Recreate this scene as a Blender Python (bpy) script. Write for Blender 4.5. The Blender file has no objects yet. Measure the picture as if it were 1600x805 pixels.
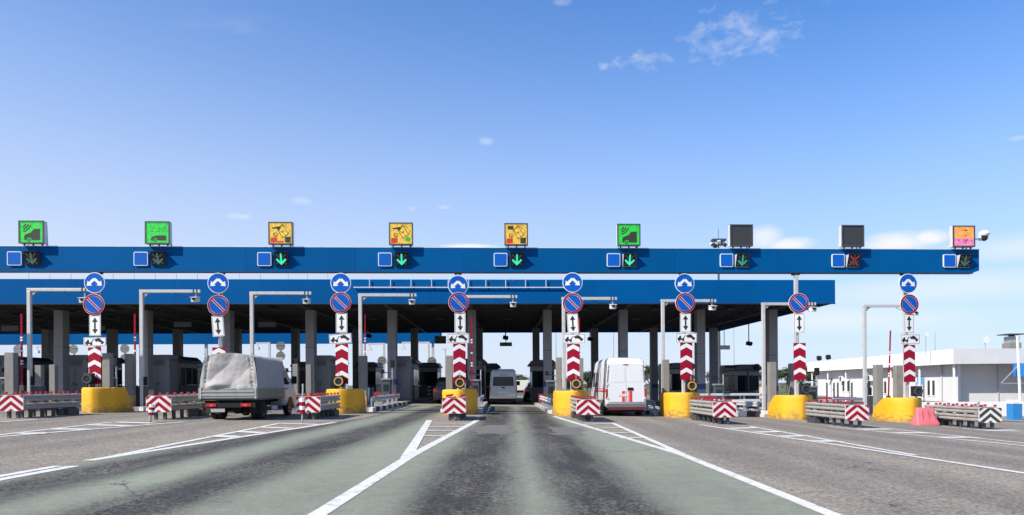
import bpy, bmesh, math, random
from mathutils import Vector, Matrix, noise
random.seed(11)
scene = bpy.context.scene
COL = scene.collection
PI = math.pi
R = math.radians

# ------------------------------------------------------------------ camera, sky, sun, exposure
FPX, HOR, ROLL, CAMZ = 1150.0, 600.5, 0.0065, 1.40
cam = bpy.data.cameras.new('camera')
cam.sensor_width = 36.0
cam.lens = FPX * 36.0 / 1600.0
cam.shift_y = (HOR - 402.5) / 1600.0
cam.clip_end = 9000.0
cam.clip_start = 0.05
camo = bpy.data.objects.new('camera', cam)
COL.objects.link(camo)
ci = Vector((1, 0, -ROLL)).normalized()
cj = Vector((ROLL, 0, 1)).normalized()
ck = Vector((0, -1, 0))
camo.matrix_world = Matrix(((ci.x, cj.x, ck.x, 0), (ci.y, cj.y, ck.y, 0), (ci.z, cj.z, ck.z, CAMZ), (0, 0, 0, 1)))
scene.camera = camo

SUN_DIR = Vector((-0.64, -0.43, 0.68)).normalized()      # towards the sun
sun_el = math.asin(SUN_DIR.z)
sun_az = math.atan2(SUN_DIR.x, SUN_DIR.y)                 # clockwise from +Y
sl = bpy.data.lights.new('sun', 'SUN')
sl.energy = 5.0
sl.angle = R(0.53)
sl.color = (1.0, 0.93, 0.82)
so = bpy.data.objects.new('sun', sl)
COL.objects.link(so)
so.rotation_euler = (-SUN_DIR).to_track_quat('-Z', 'Y').to_euler()

vs = scene.view_settings
vs.view_transform = 'Standard'
vs.look = 'None'
vs.gamma = 1.0
vs.exposure = 0.6
vs.use_curve_mapping = False

world = bpy.data.worlds.new('World')
scene.world = world
world.use_nodes = True


def build_world():
    nt = world.node_tree
    N = nt.nodes
    L = nt.links
    N.clear()
    out = N.new('ShaderNodeOutputWorld')
    bg = N.new('ShaderNodeBackground')
    bg.inputs['Strength'].default_value = 0.1
    sky = N.new('ShaderNodeTexSky')
    sky.sky_type = 'NISHITA'
    sky.sun_disc = False
    sky.sun_elevation = sun_el
    sky.sun_rotation = sun_az
    sky.altitude = 0
    sky.air_density = 1.0
    sky.dust_density = 0.4
    sky.ozone_density = 3.5
    tc = N.new('ShaderNodeTexCoord')
    sep = N.new('ShaderNodeSeparateXYZ')
    L.new(tc.outputs['Generated'], sep.inputs[0])

    def m(op, a, b=None, c=None, clamp=False):
        n = N.new('ShaderNodeMath')
        n.operation = op
        n.use_clamp = clamp
        for i, x in enumerate((a, b, c)):
            if x is None:
                continue
            if isinstance(x, (int, float)):
                n.inputs[i].default_value = x
            else:
                L.new(x, n.inputs[i])
        return n.outputs[0]
    # bearing and elevation of the view direction
    az = m('ARCTAN2', sep.outputs['X'], sep.outputs['Y'])
    el = m('ARCSINE', sep.outputs['Z'])
    comb = N.new('ShaderNodeCombineXYZ')
    L.new(az, comb.inputs[0])
    L.new(el, comb.inputs[1])

    def noi(scale, detail, rough, stretch=(1, 1, 1), off=(0, 0, 0)):
        mp = N.new('ShaderNodeMapping')
        mp.inputs['Scale'].default_value = stretch
        mp.inputs['Location'].default_value = off
        L.new(comb.outputs[0], mp.inputs[0])
        n = N.new('ShaderNodeTexNoise')
        n.inputs['Scale'].default_value = scale
        n.inputs['Detail'].default_value = detail
        n.inputs['Roughness'].default_value = rough
        n.inputs['Distortion'].default_value = 0.25
        L.new(mp.outputs[0], n.inputs['Vector'])
        return n.outputs['Fac']
    n_fine = noi(34, 7, 0.62, (1, 1.7, 1))
    n_mid = noi(11, 6, 0.55, (1, 2.2, 1), (3, 1, 0))
    n_wide = noi(2.6, 5, 0.55, (1, 3.4, 1), (1.3, 4, 0))

    def blob(px, py, wx, wy):
        a = math.atan((px - 800) / FPX)
        e = math.atan(((HOR - py) - ROLL * (px - 800)) / FPX * math.cos(a))
        dx = m('DIVIDE', m('SUBTRACT', az, a), wx / FPX)
        dy = m('DIVIDE', m('SUBTRACT', el, e), wy / FPX)
        d2 = m('ADD', m('MULTIPLY', dx, dx), m('MULTIPLY', dy, dy))
        return m('EXPONENT', m('MULTIPLY', d2, -1.0))

    def total(lst):
        t = lst[0]
        for x in lst[1:]:
            t = m('MAXIMUM', t, x)
        return t

    def sharp(mask, n, gain, thr, k):
        # cloud where the mask plus noise passes the threshold
        v = m('SUBTRACT', m('ADD', mask, m('MULTIPLY', m('SUBTRACT', n, 0.5), gain)), thr)
        return m('MULTIPLY', v, k, clamp=True)
    fleecy = sharp(total([blob(1145, 58, 110, 44), blob(1010, 92, 62, 22), blob(1215, 62, 62, 20), blob(945, 103, 12, 9)]), n_fine, 3.0, 0.62, 0.62)
    puffs = sharp(total([blob(762, 221, 15, 7), blob(474, 314, 22, 8), blob(645, 326, 12, 5), blob(695, 324, 14, 4),
                         blob(375, 338, 30, 6), blob(1592, 216, 16, 4), blob(880, 2, 20, 8)]), n_fine, 1.1, 0.50, 0.9)
    heaps = sharp(total([blob(1196, 370, 34, 24), blob(1402, 380, 58, 21), blob(1450, 372, 30, 13), blob(1232, 382, 40, 14),
                         blob(740, 386, 50, 5)]), n_mid, 1.1, 0.34, 1.9)
    veil = sharp(total([blob(1620, 385, 150, 22), blob(1480, 450, 260, 26), blob(1330, 500, 200, 26)]), n_wide, 1.5, 0.26, 0.95)
    # a low bank of thin cloud and mist all round the horizon
    low = m('EXPONENT', m('MULTIPLY', m('DIVIDE', el, 0.11), m('DIVIDE', el, -0.11)))
    bank = sharp(low, n_wide, 1.2, 0.55, 0.9)
    # sparse fair weather cloud over the rest of the sky
    far = sharp(m('MULTIPLY', m('GREATER_THAN', m('ABSOLUTE', az), 0.75), 0.34), n_wide, 2.6, 0.66, 0.8)
    cl = m('MAXIMUM', m('MULTIPLY', fleecy, 0.62), m('MULTIPLY', puffs, 0.55))
    cl = m('MAXIMUM', cl, m('MULTIPLY', heaps, 0.95))
    cl = m('MAXIMUM', cl, m('MULTIPLY', veil, 0.75))
    cl = m('MAXIMUM', cl, m('MULTIPLY', bank, 0.45))
    cl = m('MAXIMUM', cl, m('MULTIPLY', far, 0.5))
    cl = m('MINIMUM', cl, 0.95)
    # sky colour a touch cleaner and bluer than the model gives
    tint = N.new('ShaderNodeMix')
    tint.data_type = 'RGBA'
    tint.blend_type = 'MULTIPLY'
    tint.inputs[0].default_value = 1.0
    tint.inputs[7].default_value = (0.54, 0.98, 1.42, 1)
    L.new(sky.outputs[0], tint.inputs[6])
    mix = N.new('ShaderNodeMix')
    mix.data_type = 'RGBA'
    # summer haze: paler towards the horizon and towards the sun's bearing
    q = m('DIVIDE', el, 0.30)
    hz = m('EXPONENT', m('MULTIPLY', m('MULTIPLY', q, q), -1.0))
    q2 = m('DIVIDE', el, 0.5)
    toward = m('MAXIMUM', m('MULTIPLY', az, -0.34), -0.14)
    hz = m('ADD', hz, m('MULTIPLY', toward, m('EXPONENT', m('MULTIPLY', m('MULTIPLY', q2, q2), -1.0))), clamp=True)
    hzm = N.new('ShaderNodeMix')
    hzm.data_type = 'RGBA'
    L.new(m('MULTIPLY', hz, 0.93), hzm.inputs[0])
    L.new(tint.outputs[2], hzm.inputs[6])
    hzm.inputs[7].default_value = (4.6, 5.15, 6.25, 1)
    L.new(cl, mix.inputs[0])
    L.new(hzm.outputs[2], mix.inputs[6])
    mix.inputs[7].default_value = (6.3, 6.4, 6.6, 1)
    L.new(mix.outputs[2], bg.inputs['Color'])
    L.new(bg.outputs[0], out.inputs['Surface'])


build_world()


# ------------------------------------------------------------------ where things stand
def ground_z(x, y):
    xc = max(-28.0, min(28.0, x))
    t = max(0.0, min(1.0, (y - 70.0) / 60.0))
    k = 1.0 - t * t * (3 - 2 * t)
    return -(0.0205 * xc + 0.00033 * xc * xc) * k - 0.35 * (1 - k)


def ray(px, py):
    du, dv = px - 800.0, HOR - py
    return (du + ROLL * dv) / FPX, (dv - ROLL * du) / FPX


def P(px, py, y):
    a, b = ray(px, py)
    return Vector((a * y, y, CAMZ + b * y))


def G(px, py):
    a, b = ray(px, py)
    y = 20.0
    for _ in range(60):
        y = (CAMZ - ground_z(a * y, y)) / -b
    return Vector((a * y, y, ground_z(a * y, y)))


AF = R(3.1)                                  # bearing of the plaza's cross line
CA, SA = math.cos(AF), math.sin(AF)
LX = -0.0148                                 # sideways drift of the lanes per metre
LANE_RZ = math.atan(-LX)


def lane_pt(s, t):
    x, y = s * CA + LX * t, s * SA + t
    return Vector((x, y, ground_z(x, y)))


def s_at(px, t, py=520):
    a, b = ray(px, py)
    return t * (a - LX) / (CA - a * SA)


def z_at(px, py, t):
    s = s_at(px, t, py)
    return P(px, py, s * SA + t).z


# ------------------------------------------------------------------ materials
MATS = {}


def mat(name, col, rough=0.6, metal=0.0, var=0.08, scale=3.0, bump=0.0, bscale=40.0, streak=0.0, emit=None, estr=0.0, coat=0.0, dirt=None, dirt_amt=0.0, spec=0.5):
    if name in MATS:
        return MATS[name]
    mt = bpy.data.materials.new(name)
    mt.use_nodes = True
    nt = mt.node_tree
    N, L = nt.nodes, nt.links
    b = N['Principled BSDF']
    b.inputs['Roughness'].default_value = rough
    b.inputs['Metallic'].default_value = metal
    b.inputs['Specular IOR Level'].default_value = spec
    if coat:
        b.inputs['Coat Weight'].default_value = coat
        b.inputs['Coat Roughness'].default_value = 0.08
    tc = N.new('ShaderNodeTexCoord')
    geo = N.new('ShaderNodeNewGeometry')
    n1 = N.new('ShaderNodeTexNoise')
    n1.inputs['Scale'].default_value = scale
    n1.inputs['Detail'].default_value = 6
    n1.inputs['Roughness'].default_value = 0.62
    L.new(geo.outputs['Position'], n1.inputs['Vector'])
    rng = N.new('ShaderNodeMapRange')
    rng.inputs[1].default_value = 0.25
    rng.inputs[2].default_value = 0.75
    rng.inputs[3].default_value = 1 - var
    rng.inputs[4].default_value = 1 + var
    L.new(n1.outputs['Fac'], rng.inputs[0])
    mul = N.new('ShaderNodeMix')
    mul.data_type = 'RGBA'
    mul.blend_type = 'MULTIPLY'
    mul.inputs[0].default_value = 1
    mul.inputs[6].default_value = (*col, 1)
    L.new(rng.outputs[0], mul.inputs[7])
    colour = mul.outputs[2]
    if streak or dirt_amt:
        mp = N.new('ShaderNodeMapping')
        mp.inputs['Scale'].default_value = (7, 7, 0.55)
        L.new(geo.outputs['Position'], mp.inputs[0])
        n2 = N.new('ShaderNodeTexNoise')
        n2.inputs['Scale'].default_value = 1.0
        n2.inputs['Detail'].default_value = 5
        L.new(mp.outputs[0], n2.inputs['Vector'])
        r2 = N.new('ShaderNodeMapRange')
        r2.inputs[1].default_value = 0.5
        r2.inputs[2].default_value = 0.78
        r2.inputs[3].default_value = 0
        r2.inputs[4].default_value = max(streak, dirt_amt)
        L.new(n2.outputs['Fac'], r2.inputs[0])
        m2 = N.new('ShaderNodeMix')
        m2.data_type = 'RGBA'
        L.new(r2.outputs[0], m2.inputs[0])
        L.new(colour, m2.inputs[6])
        m2.inputs[7].default_value = (*(dirt or (col[0] * .45, col[1] * .45, col[2] * .45)), 1)
        colour = m2.outputs[2]
    L.new(colour, b.inputs['Base Color'])
    r3 = N.new('ShaderNodeMapRange')
    r3.inputs[3].default_value = max(0.03, rough - 0.1)
    r3.inputs[4].default_value = min(1.0, rough + 0.1)
    L.new(n1.outputs['Fac'], r3.inputs[0])
    L.new(r3.outputs[0], b.inputs['Roughness'])
    if bump:
        n3 = N.new('ShaderNodeTexNoise')
        n3.inputs['Scale'].default_value = bscale
        n3.inputs['Detail'].default_value = 4
        L.new(geo.outputs['Position'], n3.inputs['Vector'])
        bp = N.new('ShaderNodeBump')
        bp.inputs['Strength'].default_value = bump
        bp.inputs['Distance'].default_value = 0.02
        L.new(n3.outputs['Fac'], bp.inputs['Height'])
        L.new(bp.outputs[0], b.inputs['Normal'])
    if emit:
        b.inputs['Emission Color'].default_value = (*emit, 1)
        b.inputs['Emission Strength'].default_value = estr
    MATS[name] = mt
    return mt


def glass(name, col=(0.02, 0.025, 0.03), rough=0.06):
    return mat(name, col, rough, 0.0, 0.05, spec=0.35)


M_BLUE = mat('blue_cladding', (0.0, 0.076, 0.235), 0.6, 0, 0.08, 0.6, 0.04, 0.8, streak=0.16, dirt=(0.01, 0.05, 0.14), spec=0.05)
M_BLUE_CANOPY = mat('blue_canopy_cladding', (0.0, 0.078, 0.25), 0.6, 0, 0.07, 0.5, 0.04, 0.8, streak=0.14, dirt=(0.01, 0.05, 0.15), spec=0.05)
def per_panel(mt, lo, hi):
    # sheets of slightly different batches: one tone per panel
    nt = mt.node_tree
    N, L = nt.nodes, nt.links
    b = N['Principled BSDF']
    src = b.inputs['Base Color'].links[0].from_socket
    oi = N.new('ShaderNodeObjectInfo')
    r = N.new('ShaderNodeMapRange')
    r.inputs[3].default_value = lo
    r.inputs[4].default_value = hi
    L.new(oi.outputs['Random'], r.inputs[0])
    mx = N.new('ShaderNodeMix')
    mx.data_type = 'RGBA'
    mx.blend_type = 'MULTIPLY'
    mx.inputs[0].default_value = 1
    L.new(src, mx.inputs[6])
    L.new(r.outputs[0], mx.inputs[7])
    L.new(mx.outputs[2], b.inputs['Base Color'])


per_panel(M_BLUE, 0.92, 1.06)
per_panel(M_BLUE_CANOPY, 0.93, 1.05)
M_TRIM = mat('dark_trim', (0.02, 0.022, 0.03), 0.5, 0.3)
M_CAP = mat('pale_cap', (0.62, 0.64, 0.66), 0.4, 0.2)
M_STEEL = mat('galvanised_steel', (0.42, 0.43, 0.43), 0.42, 0.55, 0.16, 5, streak=0.25)
M_STEEL_P = mat('painted_grey_steel', (0.42, 0.43, 0.44), 0.5, 0.1, 0.1, 3, streak=0.22)
M_POLE = mat('pale_grey_pole', (0.50, 0.50, 0.50), 0.5, 0.15, 0.1, 3, streak=0.2)
M_CONC = mat('grey_concrete', (0.20, 0.195, 0.182), 0.85, 0, 0.16, 2.5, 0.3, 30, streak=0.25)
M_COLUMN = mat('column_paint', (0.225, 0.225, 0.23), 0.7, 0, 0.12, 1.5, 0.1, 20, streak=0.22)
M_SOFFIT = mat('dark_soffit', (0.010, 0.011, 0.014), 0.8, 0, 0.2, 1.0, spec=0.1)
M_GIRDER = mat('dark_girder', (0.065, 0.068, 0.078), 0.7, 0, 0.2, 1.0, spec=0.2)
M_YELLOW = mat('yellow_paint', (0.70, 0.36, 0.010), 0.6, 0, 0.10, 2.0, 0.25, 9, streak=0.16, dirt=(0.30, 0.20, 0.04))
def scuff(mt, z_top):
    # grey tyre scuffs and grime round the foot, chips over the rest
    nt = mt.node_tree
    N, L = nt.nodes, nt.links
    b = N['Principled BSDF']
    src = b.inputs['Base Color'].links[0].from_socket
    tc = N.new('ShaderNodeTexCoord')
    sep = N.new('ShaderNodeSeparateXYZ')
    L.new(tc.outputs['Object'], sep.inputs[0])
    n = N.new('ShaderNodeTexNoise')
    n.inputs['Scale'].default_value = 3.5
    n.inputs['Detail'].default_value = 7
    n.inputs['Roughness'].default_value = 0.7
    mp = N.new('ShaderNodeMapping')
    mp.inputs['Scale'].default_value = (1, 1, 2.6)
    geo = N.new('ShaderNodeNewGeometry')
    L.new(geo.outputs['Position'], mp.inputs[0])
    L.new(mp.outputs[0], n.inputs['Vector'])
    h = N.new('ShaderNodeMapRange')
    h.inputs[1].default_value = 0.0
    h.inputs[2].default_value = z_top
    h.inputs[3].default_value = 0.20
    h.inputs[4].default_value = -0.10
    L.new(sep.outputs['Z'], h.inputs[0])
    add = N.new('ShaderNodeMath')
    L.new(n.outputs['Fac'], add.inputs[0])
    L.new(h.outputs[0], add.inputs[1])
    r = N.new('ShaderNodeMapRange')
    r.inputs[1].default_value = 0.54
    r.inputs[2].default_value = 0.70
    r.inputs[3].default_value = 0
    r.inputs[4].default_value = 0.75
    L.new(add.outputs[0], r.inputs[0])
    mx = N.new('ShaderNodeMix')
    mx.data_type = 'RGBA'
    L.new(r.outputs[0], mx.inputs[0])
    L.new(src, mx.inputs[6])
    mx.inputs[7].default_value = (0.16, 0.12, 0.06, 1)
    L.new(mx.outputs[2], b.inputs['Base Color'])


scuff(M_YELLOW, 0.7)
M_RED = mat('red_paint', (0.34, 0.01, 0.025), 0.45, 0, 0.1, 6)
M_REDSIGN = mat('red_sign_film', (0.27, 0.003, 0.022), 0.45, 0, 0.06, 5, spec=0.2)
M_WHITE = mat('white_paint', (0.70, 0.70, 0.69), 0.5, 0, 0.05, 4, streak=0.12, dirt=(0.45, 0.43, 0.40))
M_WHITE_D = mat('white_paint_dirty', (0.60, 0.58, 0.55), 0.6, 0, 0.12, 6, streak=0.3, dirt=(0.3, 0.27, 0.23))
M_SIGNBLUE = mat('blue_sign_film', (0.0, 0.085, 0.40), 0.45, 0, 0.04, 4, spec=0.2)
M_PANELBLUE = mat('blue_panel_film', (0.0, 0.092, 0.42), 0.45, 0, 0.04, 4, spec=0.2)
M_BLACK = mat('black_plastic', (0.013, 0.013, 0.015), 0.6, 0, 0.15, 5, spec=0.2)
M_BLACKINK = mat('black_ink', (0.012, 0.012, 0.013), 0.5)
M_DARKGREY = mat('dark_grey_paint', (0.055, 0.058, 0.065), 0.5, 0.1, 0.12, 3)
M_CASE = mat('display_case', (0.55, 0.56, 0.58), 0.4, 0.2, 0.08, 3)
M_RUBBER = mat('tyre_rubber', (0.016, 0.016, 0.017), 0.85, 0, 0.2, 12)
M_RIM = mat('wheel_rim', (0.32, 0.32, 0.33), 0.4, 0.6, 0.1)
M_GLASS = glass('dark_glass')
M_BOOTH = mat('booth_grey', (0.20, 0.205, 0.215), 0.5, 0.1, 0.1, 2, streak=0.15)
M_BOOTH_D = mat('booth_dark', (0.055, 0.06, 0.07), 0.5, 0.1, 0.1, 2)
M_PINK = mat('faded_red_plastic', (0.56, 0.13, 0.16), 0.55, 0, 0.12, 5, streak=0.25, dirt=(0.5, 0.3, 0.28))
M_TAIL = mat('tail_light', (0.22, 0.008, 0.012), 0.25, 0, 0.05, emit=(1, 0.02, 0.02), estr=0.08, coat=0.3)
M_AMBER = mat('amber_lens', (0.7, 0.25, 0.02), 0.3, 0, 0.05, coat=0.4)
M_BRAKE = mat('lit_tail_light', (0.6, 0.01, 0.015), 0.25, 0, 0.05, emit=(1, 0.03, 0.03), estr=0.45, coat=0.5)


def led(name, col, s):
    return mat(name, (col[0] * .25, col[1] * .25, col[2] * .25), 0.5, 0, 0.05, emit=col, estr=s)


M_ARROW_HI = led('green_signal_lit', (0.03, 0.75, 0.45), 0.72)
M_ARROW_LO = mat('green_signal_unlit', (0.07, 0.15, 0.115), 0.6, emit=(0.03, 0.35, 0.22), estr=0.06)
M_X_LO = mat('red_signal', (0.30, 0.04, 0.06), 0.5, emit=(0.5, 0.03, 0.06), estr=0.05)
M_SIGOFF = mat('signal_unlit_lens', (0.05, 0.055, 0.058), 0.5)


def screen_mat(name, col, estr, streak):
    """an LED panel: a lit matrix with uneven module rows"""
    mt = bpy.data.materials.new(name)
    mt.use_nodes = True
    N, L = mt.node_tree.nodes, mt.node_tree.links
    b = N['Principled BSDF']
    b.inputs['Base Color'].default_value = (col[0] * .25, col[1] * .25, col[2] * .25, 1)
    b.inputs['Roughness'].default_value = 0.5
    tc = N.new('ShaderNodeTexCoord')
    mp = N.new('ShaderNodeMapping')
    mp.inputs['Scale'].default_value = streak
    L.new(tc.outputs['Object'], mp.inputs[0])
    n = N.new('ShaderNodeTexNoise')
    n.inputs['Scale'].default_value = 1
    n.inputs['Detail'].default_value = 5
    L.new(mp.outputs[0], n.inputs['Vector'])
    rng = N.new('ShaderNodeMapRange')
    rng.inputs[1].default_value = 0.3
    rng.inputs[2].default_value = 0.7
    rng.inputs[3].default_value = 0.45 * estr
    rng.inputs[4].default_value = 1.25 * estr
    L.new(n.outputs['Fac'], rng.inputs[0])
    b.inputs['Emission Color'].default_value = (*col, 1)
    L.new(rng.outputs[0], b.inputs['Emission Strength'])
    return mt


M_SCR_GREEN = screen_mat('green_led_screen', (0.02, 0.66, 0.06), 0.55, (9, 1, 7))
M_SCR_YELLOW = screen_mat('yellow_led_screen', (0.72, 0.46, 0.05), 0.72, (14, 1, 5))
M_SCR_ORANGE = screen_mat('orange_led_screen', (0.85, 0.36, 0.09), 0.7, (3, 1, 22))
M_SCR_PINK = screen_mat('pink_led_screen', (0.75, 0.22, 0.42), 0.7, (4, 1, 14))
M_SCR_RED = screen_mat('red_led_screen', (0.6, 0.03, 0.02), 0.6, (16, 1, 16))
M_SCR_GREENSPOT = screen_mat('green_led_patch', (0.04, 0.45, 0.05), 0.5, (16, 1, 16))
M_SCR_OFF = mat('unlit_screen', (0.028, 0.03, 0.034), 0.6, 0, 0.06, 5)
M_LED_DARK = mat('unlit_led_pixels', (0.02, 0.028, 0.02), 0.7, 0, 0.2, 12)


# ------------------------------------------------------------------ mesh building
class MB:
    def __init__(s):
        s.v, s.f = [], []

    def add(s, vs, fs):
        o = len(s.v)
        s.v += [tuple(p) for p in vs]
        s.f += [tuple(i + o for i in f) for f in fs]
        return s

    def box(s, x0, x1, y0, y1, z0, z1):
        vs = [(x, y, z) for z in (z0, z1) for y in (y0, y1) for x in (x0, x1)]
        return s.add(vs, [(0, 2, 3, 1), (4, 5, 7, 6), (0, 1, 5, 4), (2, 6, 7, 3), (0, 4, 6, 2), (1, 3, 7, 5)])

    def obox(s, c, size, M):
        hx, hy, hz = size[0] / 2, size[1] / 2, size[2] / 2
        c = Vector(c)
        vs = [c + M @ Vector((x, y, z)) for z in (-hz, hz) for y in (-hy, hy) for x in (-hx, hx)]
        return s.add(vs, [(0, 2, 3, 1), (4, 5, 7, 6), (0, 1, 5, 4), (2, 6, 7, 3), (0, 4, 6, 2), (1, 3, 7, 5)])

    def bar(s, p0, p1, w, h=None):
        p0, p1 = Vector(p0), Vector(p1)
        d = p1 - p0
        q = d.to_track_quat('Y', 'Z').to_matrix()
        return s.obox((p0 + p1) / 2, (w, d.length, h or w), q)

    def prism(s, poly, axis, a, b):
        n = len(poly)
        area = sum(poly[i][0] * poly[(i + 1) % n][1] - poly[(i + 1) % n][0] * poly[i][1] for i in range(n))
        if area < 0:
            poly = poly[::-1]

        def pt(p, q):
            if axis == 'y':
                return (p[0], q, p[1])
            if axis == 'x':
                return (q, p[0], p[1])
            return (p[0], p[1], q)
        vs = [pt(p, a) for p in poly] + [pt(p, b) for p in poly]
        fs = [tuple(range(n)), tuple(range(2 * n - 1, n - 1, -1))]
        for i in range(n):
            j = (i + 1) % n
            fs.append((i, i + n, j + n, j))
        if axis != 'y':
            fs = [f[::-1] for f in fs]
        return s.add(vs, fs)

    def cyl(s, p0, p1, r0, r1=None, n=10, caps=True):
        p0, p1 = Vector(p0), Vector(p1)
        r1 = r0 if r1 is None else r1
        q = (p1 - p0).to_track_quat('Z', 'Y').to_matrix()
        vs = []
        for p, r in ((p0, r0), (p1, r1)):
            for i in range(n):
                a = 2 * PI * i / n
                vs.append(p + q @ Vector((r * math.cos(a), r * math.sin(a), 0)))
        fs = [(i, (i + 1) % n, n + (i + 1) % n, n + i) for i in range(n)]
        if caps:
            fs += [tuple(range(n - 1, -1, -1)), tuple(range(n, 2 * n))]
        return s.add(vs, fs)

    def ring(s, cx, cz, r0, r1, y0, y1, n=32):
        vs = []
        for r, y in ((r0, y0), (r1, y0), (r1, y1), (r0, y1)):
            for i in range(n):
                a = 2 * PI * i / n
                vs.append((cx + r * math.cos(a), y, cz + r * math.sin(a)))
        fs = []
        for k in range(4):
            for i in range(n):
                j = (i + 1) % n
                k2 = (k + 1) % 4
                fs.append((k * n + i, k * n + j, k2 * n + j, k2 * n + i))
        return s.add(vs, fs)

    def disc(s, cx, cz, r, y0, y1, n=32):
        return s.prism([(cx + r * math.cos(2 * PI * i / n), cz + r * math.sin(2 * PI * i / n)) for i in range(n)], 'y', y0, y1)

    def loft(s, rings, cap0=True, cap1=True, closed=True):
        n = len(rings[0])
        vs = [p for r in rings for p in r]
        fs = []
        for k in range(len(rings) - 1):
            for i in range(n if closed else n - 1):
                j = (i + 1) % n
                fs.append((k * n + i, k * n + j, (k + 1) * n + j, (k + 1) * n + i))
        if cap0:
            fs.append(tuple(range(n - 1, -1, -1)))
        if cap1:
            fs.append(tuple(range((len(rings) - 1) * n, len(rings) * n)))
        return s.add(vs, fs)

    def grid(s, fn, nu, nv):
        vs = [fn(i / nu, j / nv) for j in range(nv + 1) for i in range(nu + 1)]
        fs = [(j * (nu + 1) + i, j * (nu + 1) + i + 1, (j + 1) * (nu + 1) + i + 1, (j + 1) * (nu + 1) + i) for j in range(nv) for i in range(nu)]
        return s.add(vs, fs)

    def shear(s, k):
        s.v = [(x + k * y, y, z) for x, y, z in s.v]
        return s

    def mesh(s, name, m):
        me = bpy.data.meshes.new(name)
        me.from_pydata(s.v, [], s.f)
        me.materials.append(m)
        bm = bmesh.new()
        bm.from_mesh(me)
        bmesh.ops.recalc_face_normals(bm, faces=bm.faces)
        bm.to_mesh(me)
        bm.free()
        return me

    def build(s, name, m, parent=None, smooth=False, bevel=0.0, raw=False, kind=None):
        if raw:
            me = bpy.data.meshes.new(name)
            me.from_pydata(s.v, [], s.f)
            me.materials.append(m)
        else:
            me = s.mesh(name, m)
        if smooth:
            try:
                me.shade_smooth()
                me.set_sharp_from_angle(angle=R(38))
            except Exception:
                for p in me.polygons:
                    p.use_smooth = True
        o = bpy.data.objects.new(name, me)
        COL.objects.link(o)
        if parent:
            o.parent = parent
        if bevel:
            md = o.modifiers.new('bevel', 'BEVEL')
            md.width = bevel
            md.segments = 2
            md.limit_method = 'ANGLE'
        if kind:
            o['kind'] = kind
        return o


def tag(o, label, cat, group=None, kind=None):
    o['label'] = label
    o['category'] = cat
    if group:
        o['group'] = group
    if kind:
        o['kind'] = kind
    return o


def thing(name, label, cat, loc=(0, 0, 0), rz=0.0, group=None):
    o = bpy.data.objects.new(name, None)
    COL.objects.link(o)
    o.location = loc
    o.rotation_euler = (0, 0, rz)
    o.empty_display_size = 0.3
    return tag(o, label, cat, group)


def copy_tree(o, parent=None):
    c = o.copy()
    COL.objects.link(c)
    c.parent = parent
    for ch in list(o.children):
        copy_tree(ch, c)
    return c


def clip(poly, f):
    """keep the side of a 2D polygon where f(p) >= 0 (f linear)"""
    out = []
    for i in range(len(poly)):
        a, b = poly[i], poly[(i + 1) % len(poly)]
        fa, fb = f(a), f(b)
        if fa >= 0:
            out.append(a)
        if (fa >= 0) != (fb >= 0):
            t = fa / (fa - fb)
            out.append((a[0] + (b[0] - a[0]) * t, a[1] + (b[1] - a[1]) * t))
    return out


def chevron_polys(w, z0, z1, slope, bands):
    """^ shaped bands clipped to a board of width w: list of polygon halves"""
    res = []
    for lo, hi in bands:
        for sgn in (-1, 1):
            x1 = sgn * w / 2
            p = [(0, lo), (0, hi), (x1, hi - slope * w / 2), (x1, lo - slope * w / 2)]
            p = clip(p, lambda q: q[1] - z0)
            if len(p) > 2:
                p = clip(p, lambda q: z1 - q[1])
            if len(p) > 2:
                res.append(p)
    return res


def arrow_poly(p0, p1, w, hw, hl):
    """arrow from p0 to the tip p1"""
    p0, p1 = Vector(p0), Vector(p1)
    d = (p1 - p0).normalized()
    n = Vector((-d.y, d.x))
    q = p1 - d * hl
    return [tuple(v) for v in (p0 + n * w / 2, q + n * w / 2, q + n * hw / 2, p1, q - n * hw / 2, q - n * w / 2, p0 - n * w / 2)]


ORD = ['leftmost', 'second from left', 'third from left', 'fourth from left', 'fifth from left', 'sixth from left', 'seventh from left', 'eighth from left', 'ninth from left', 'tenth from left']


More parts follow.
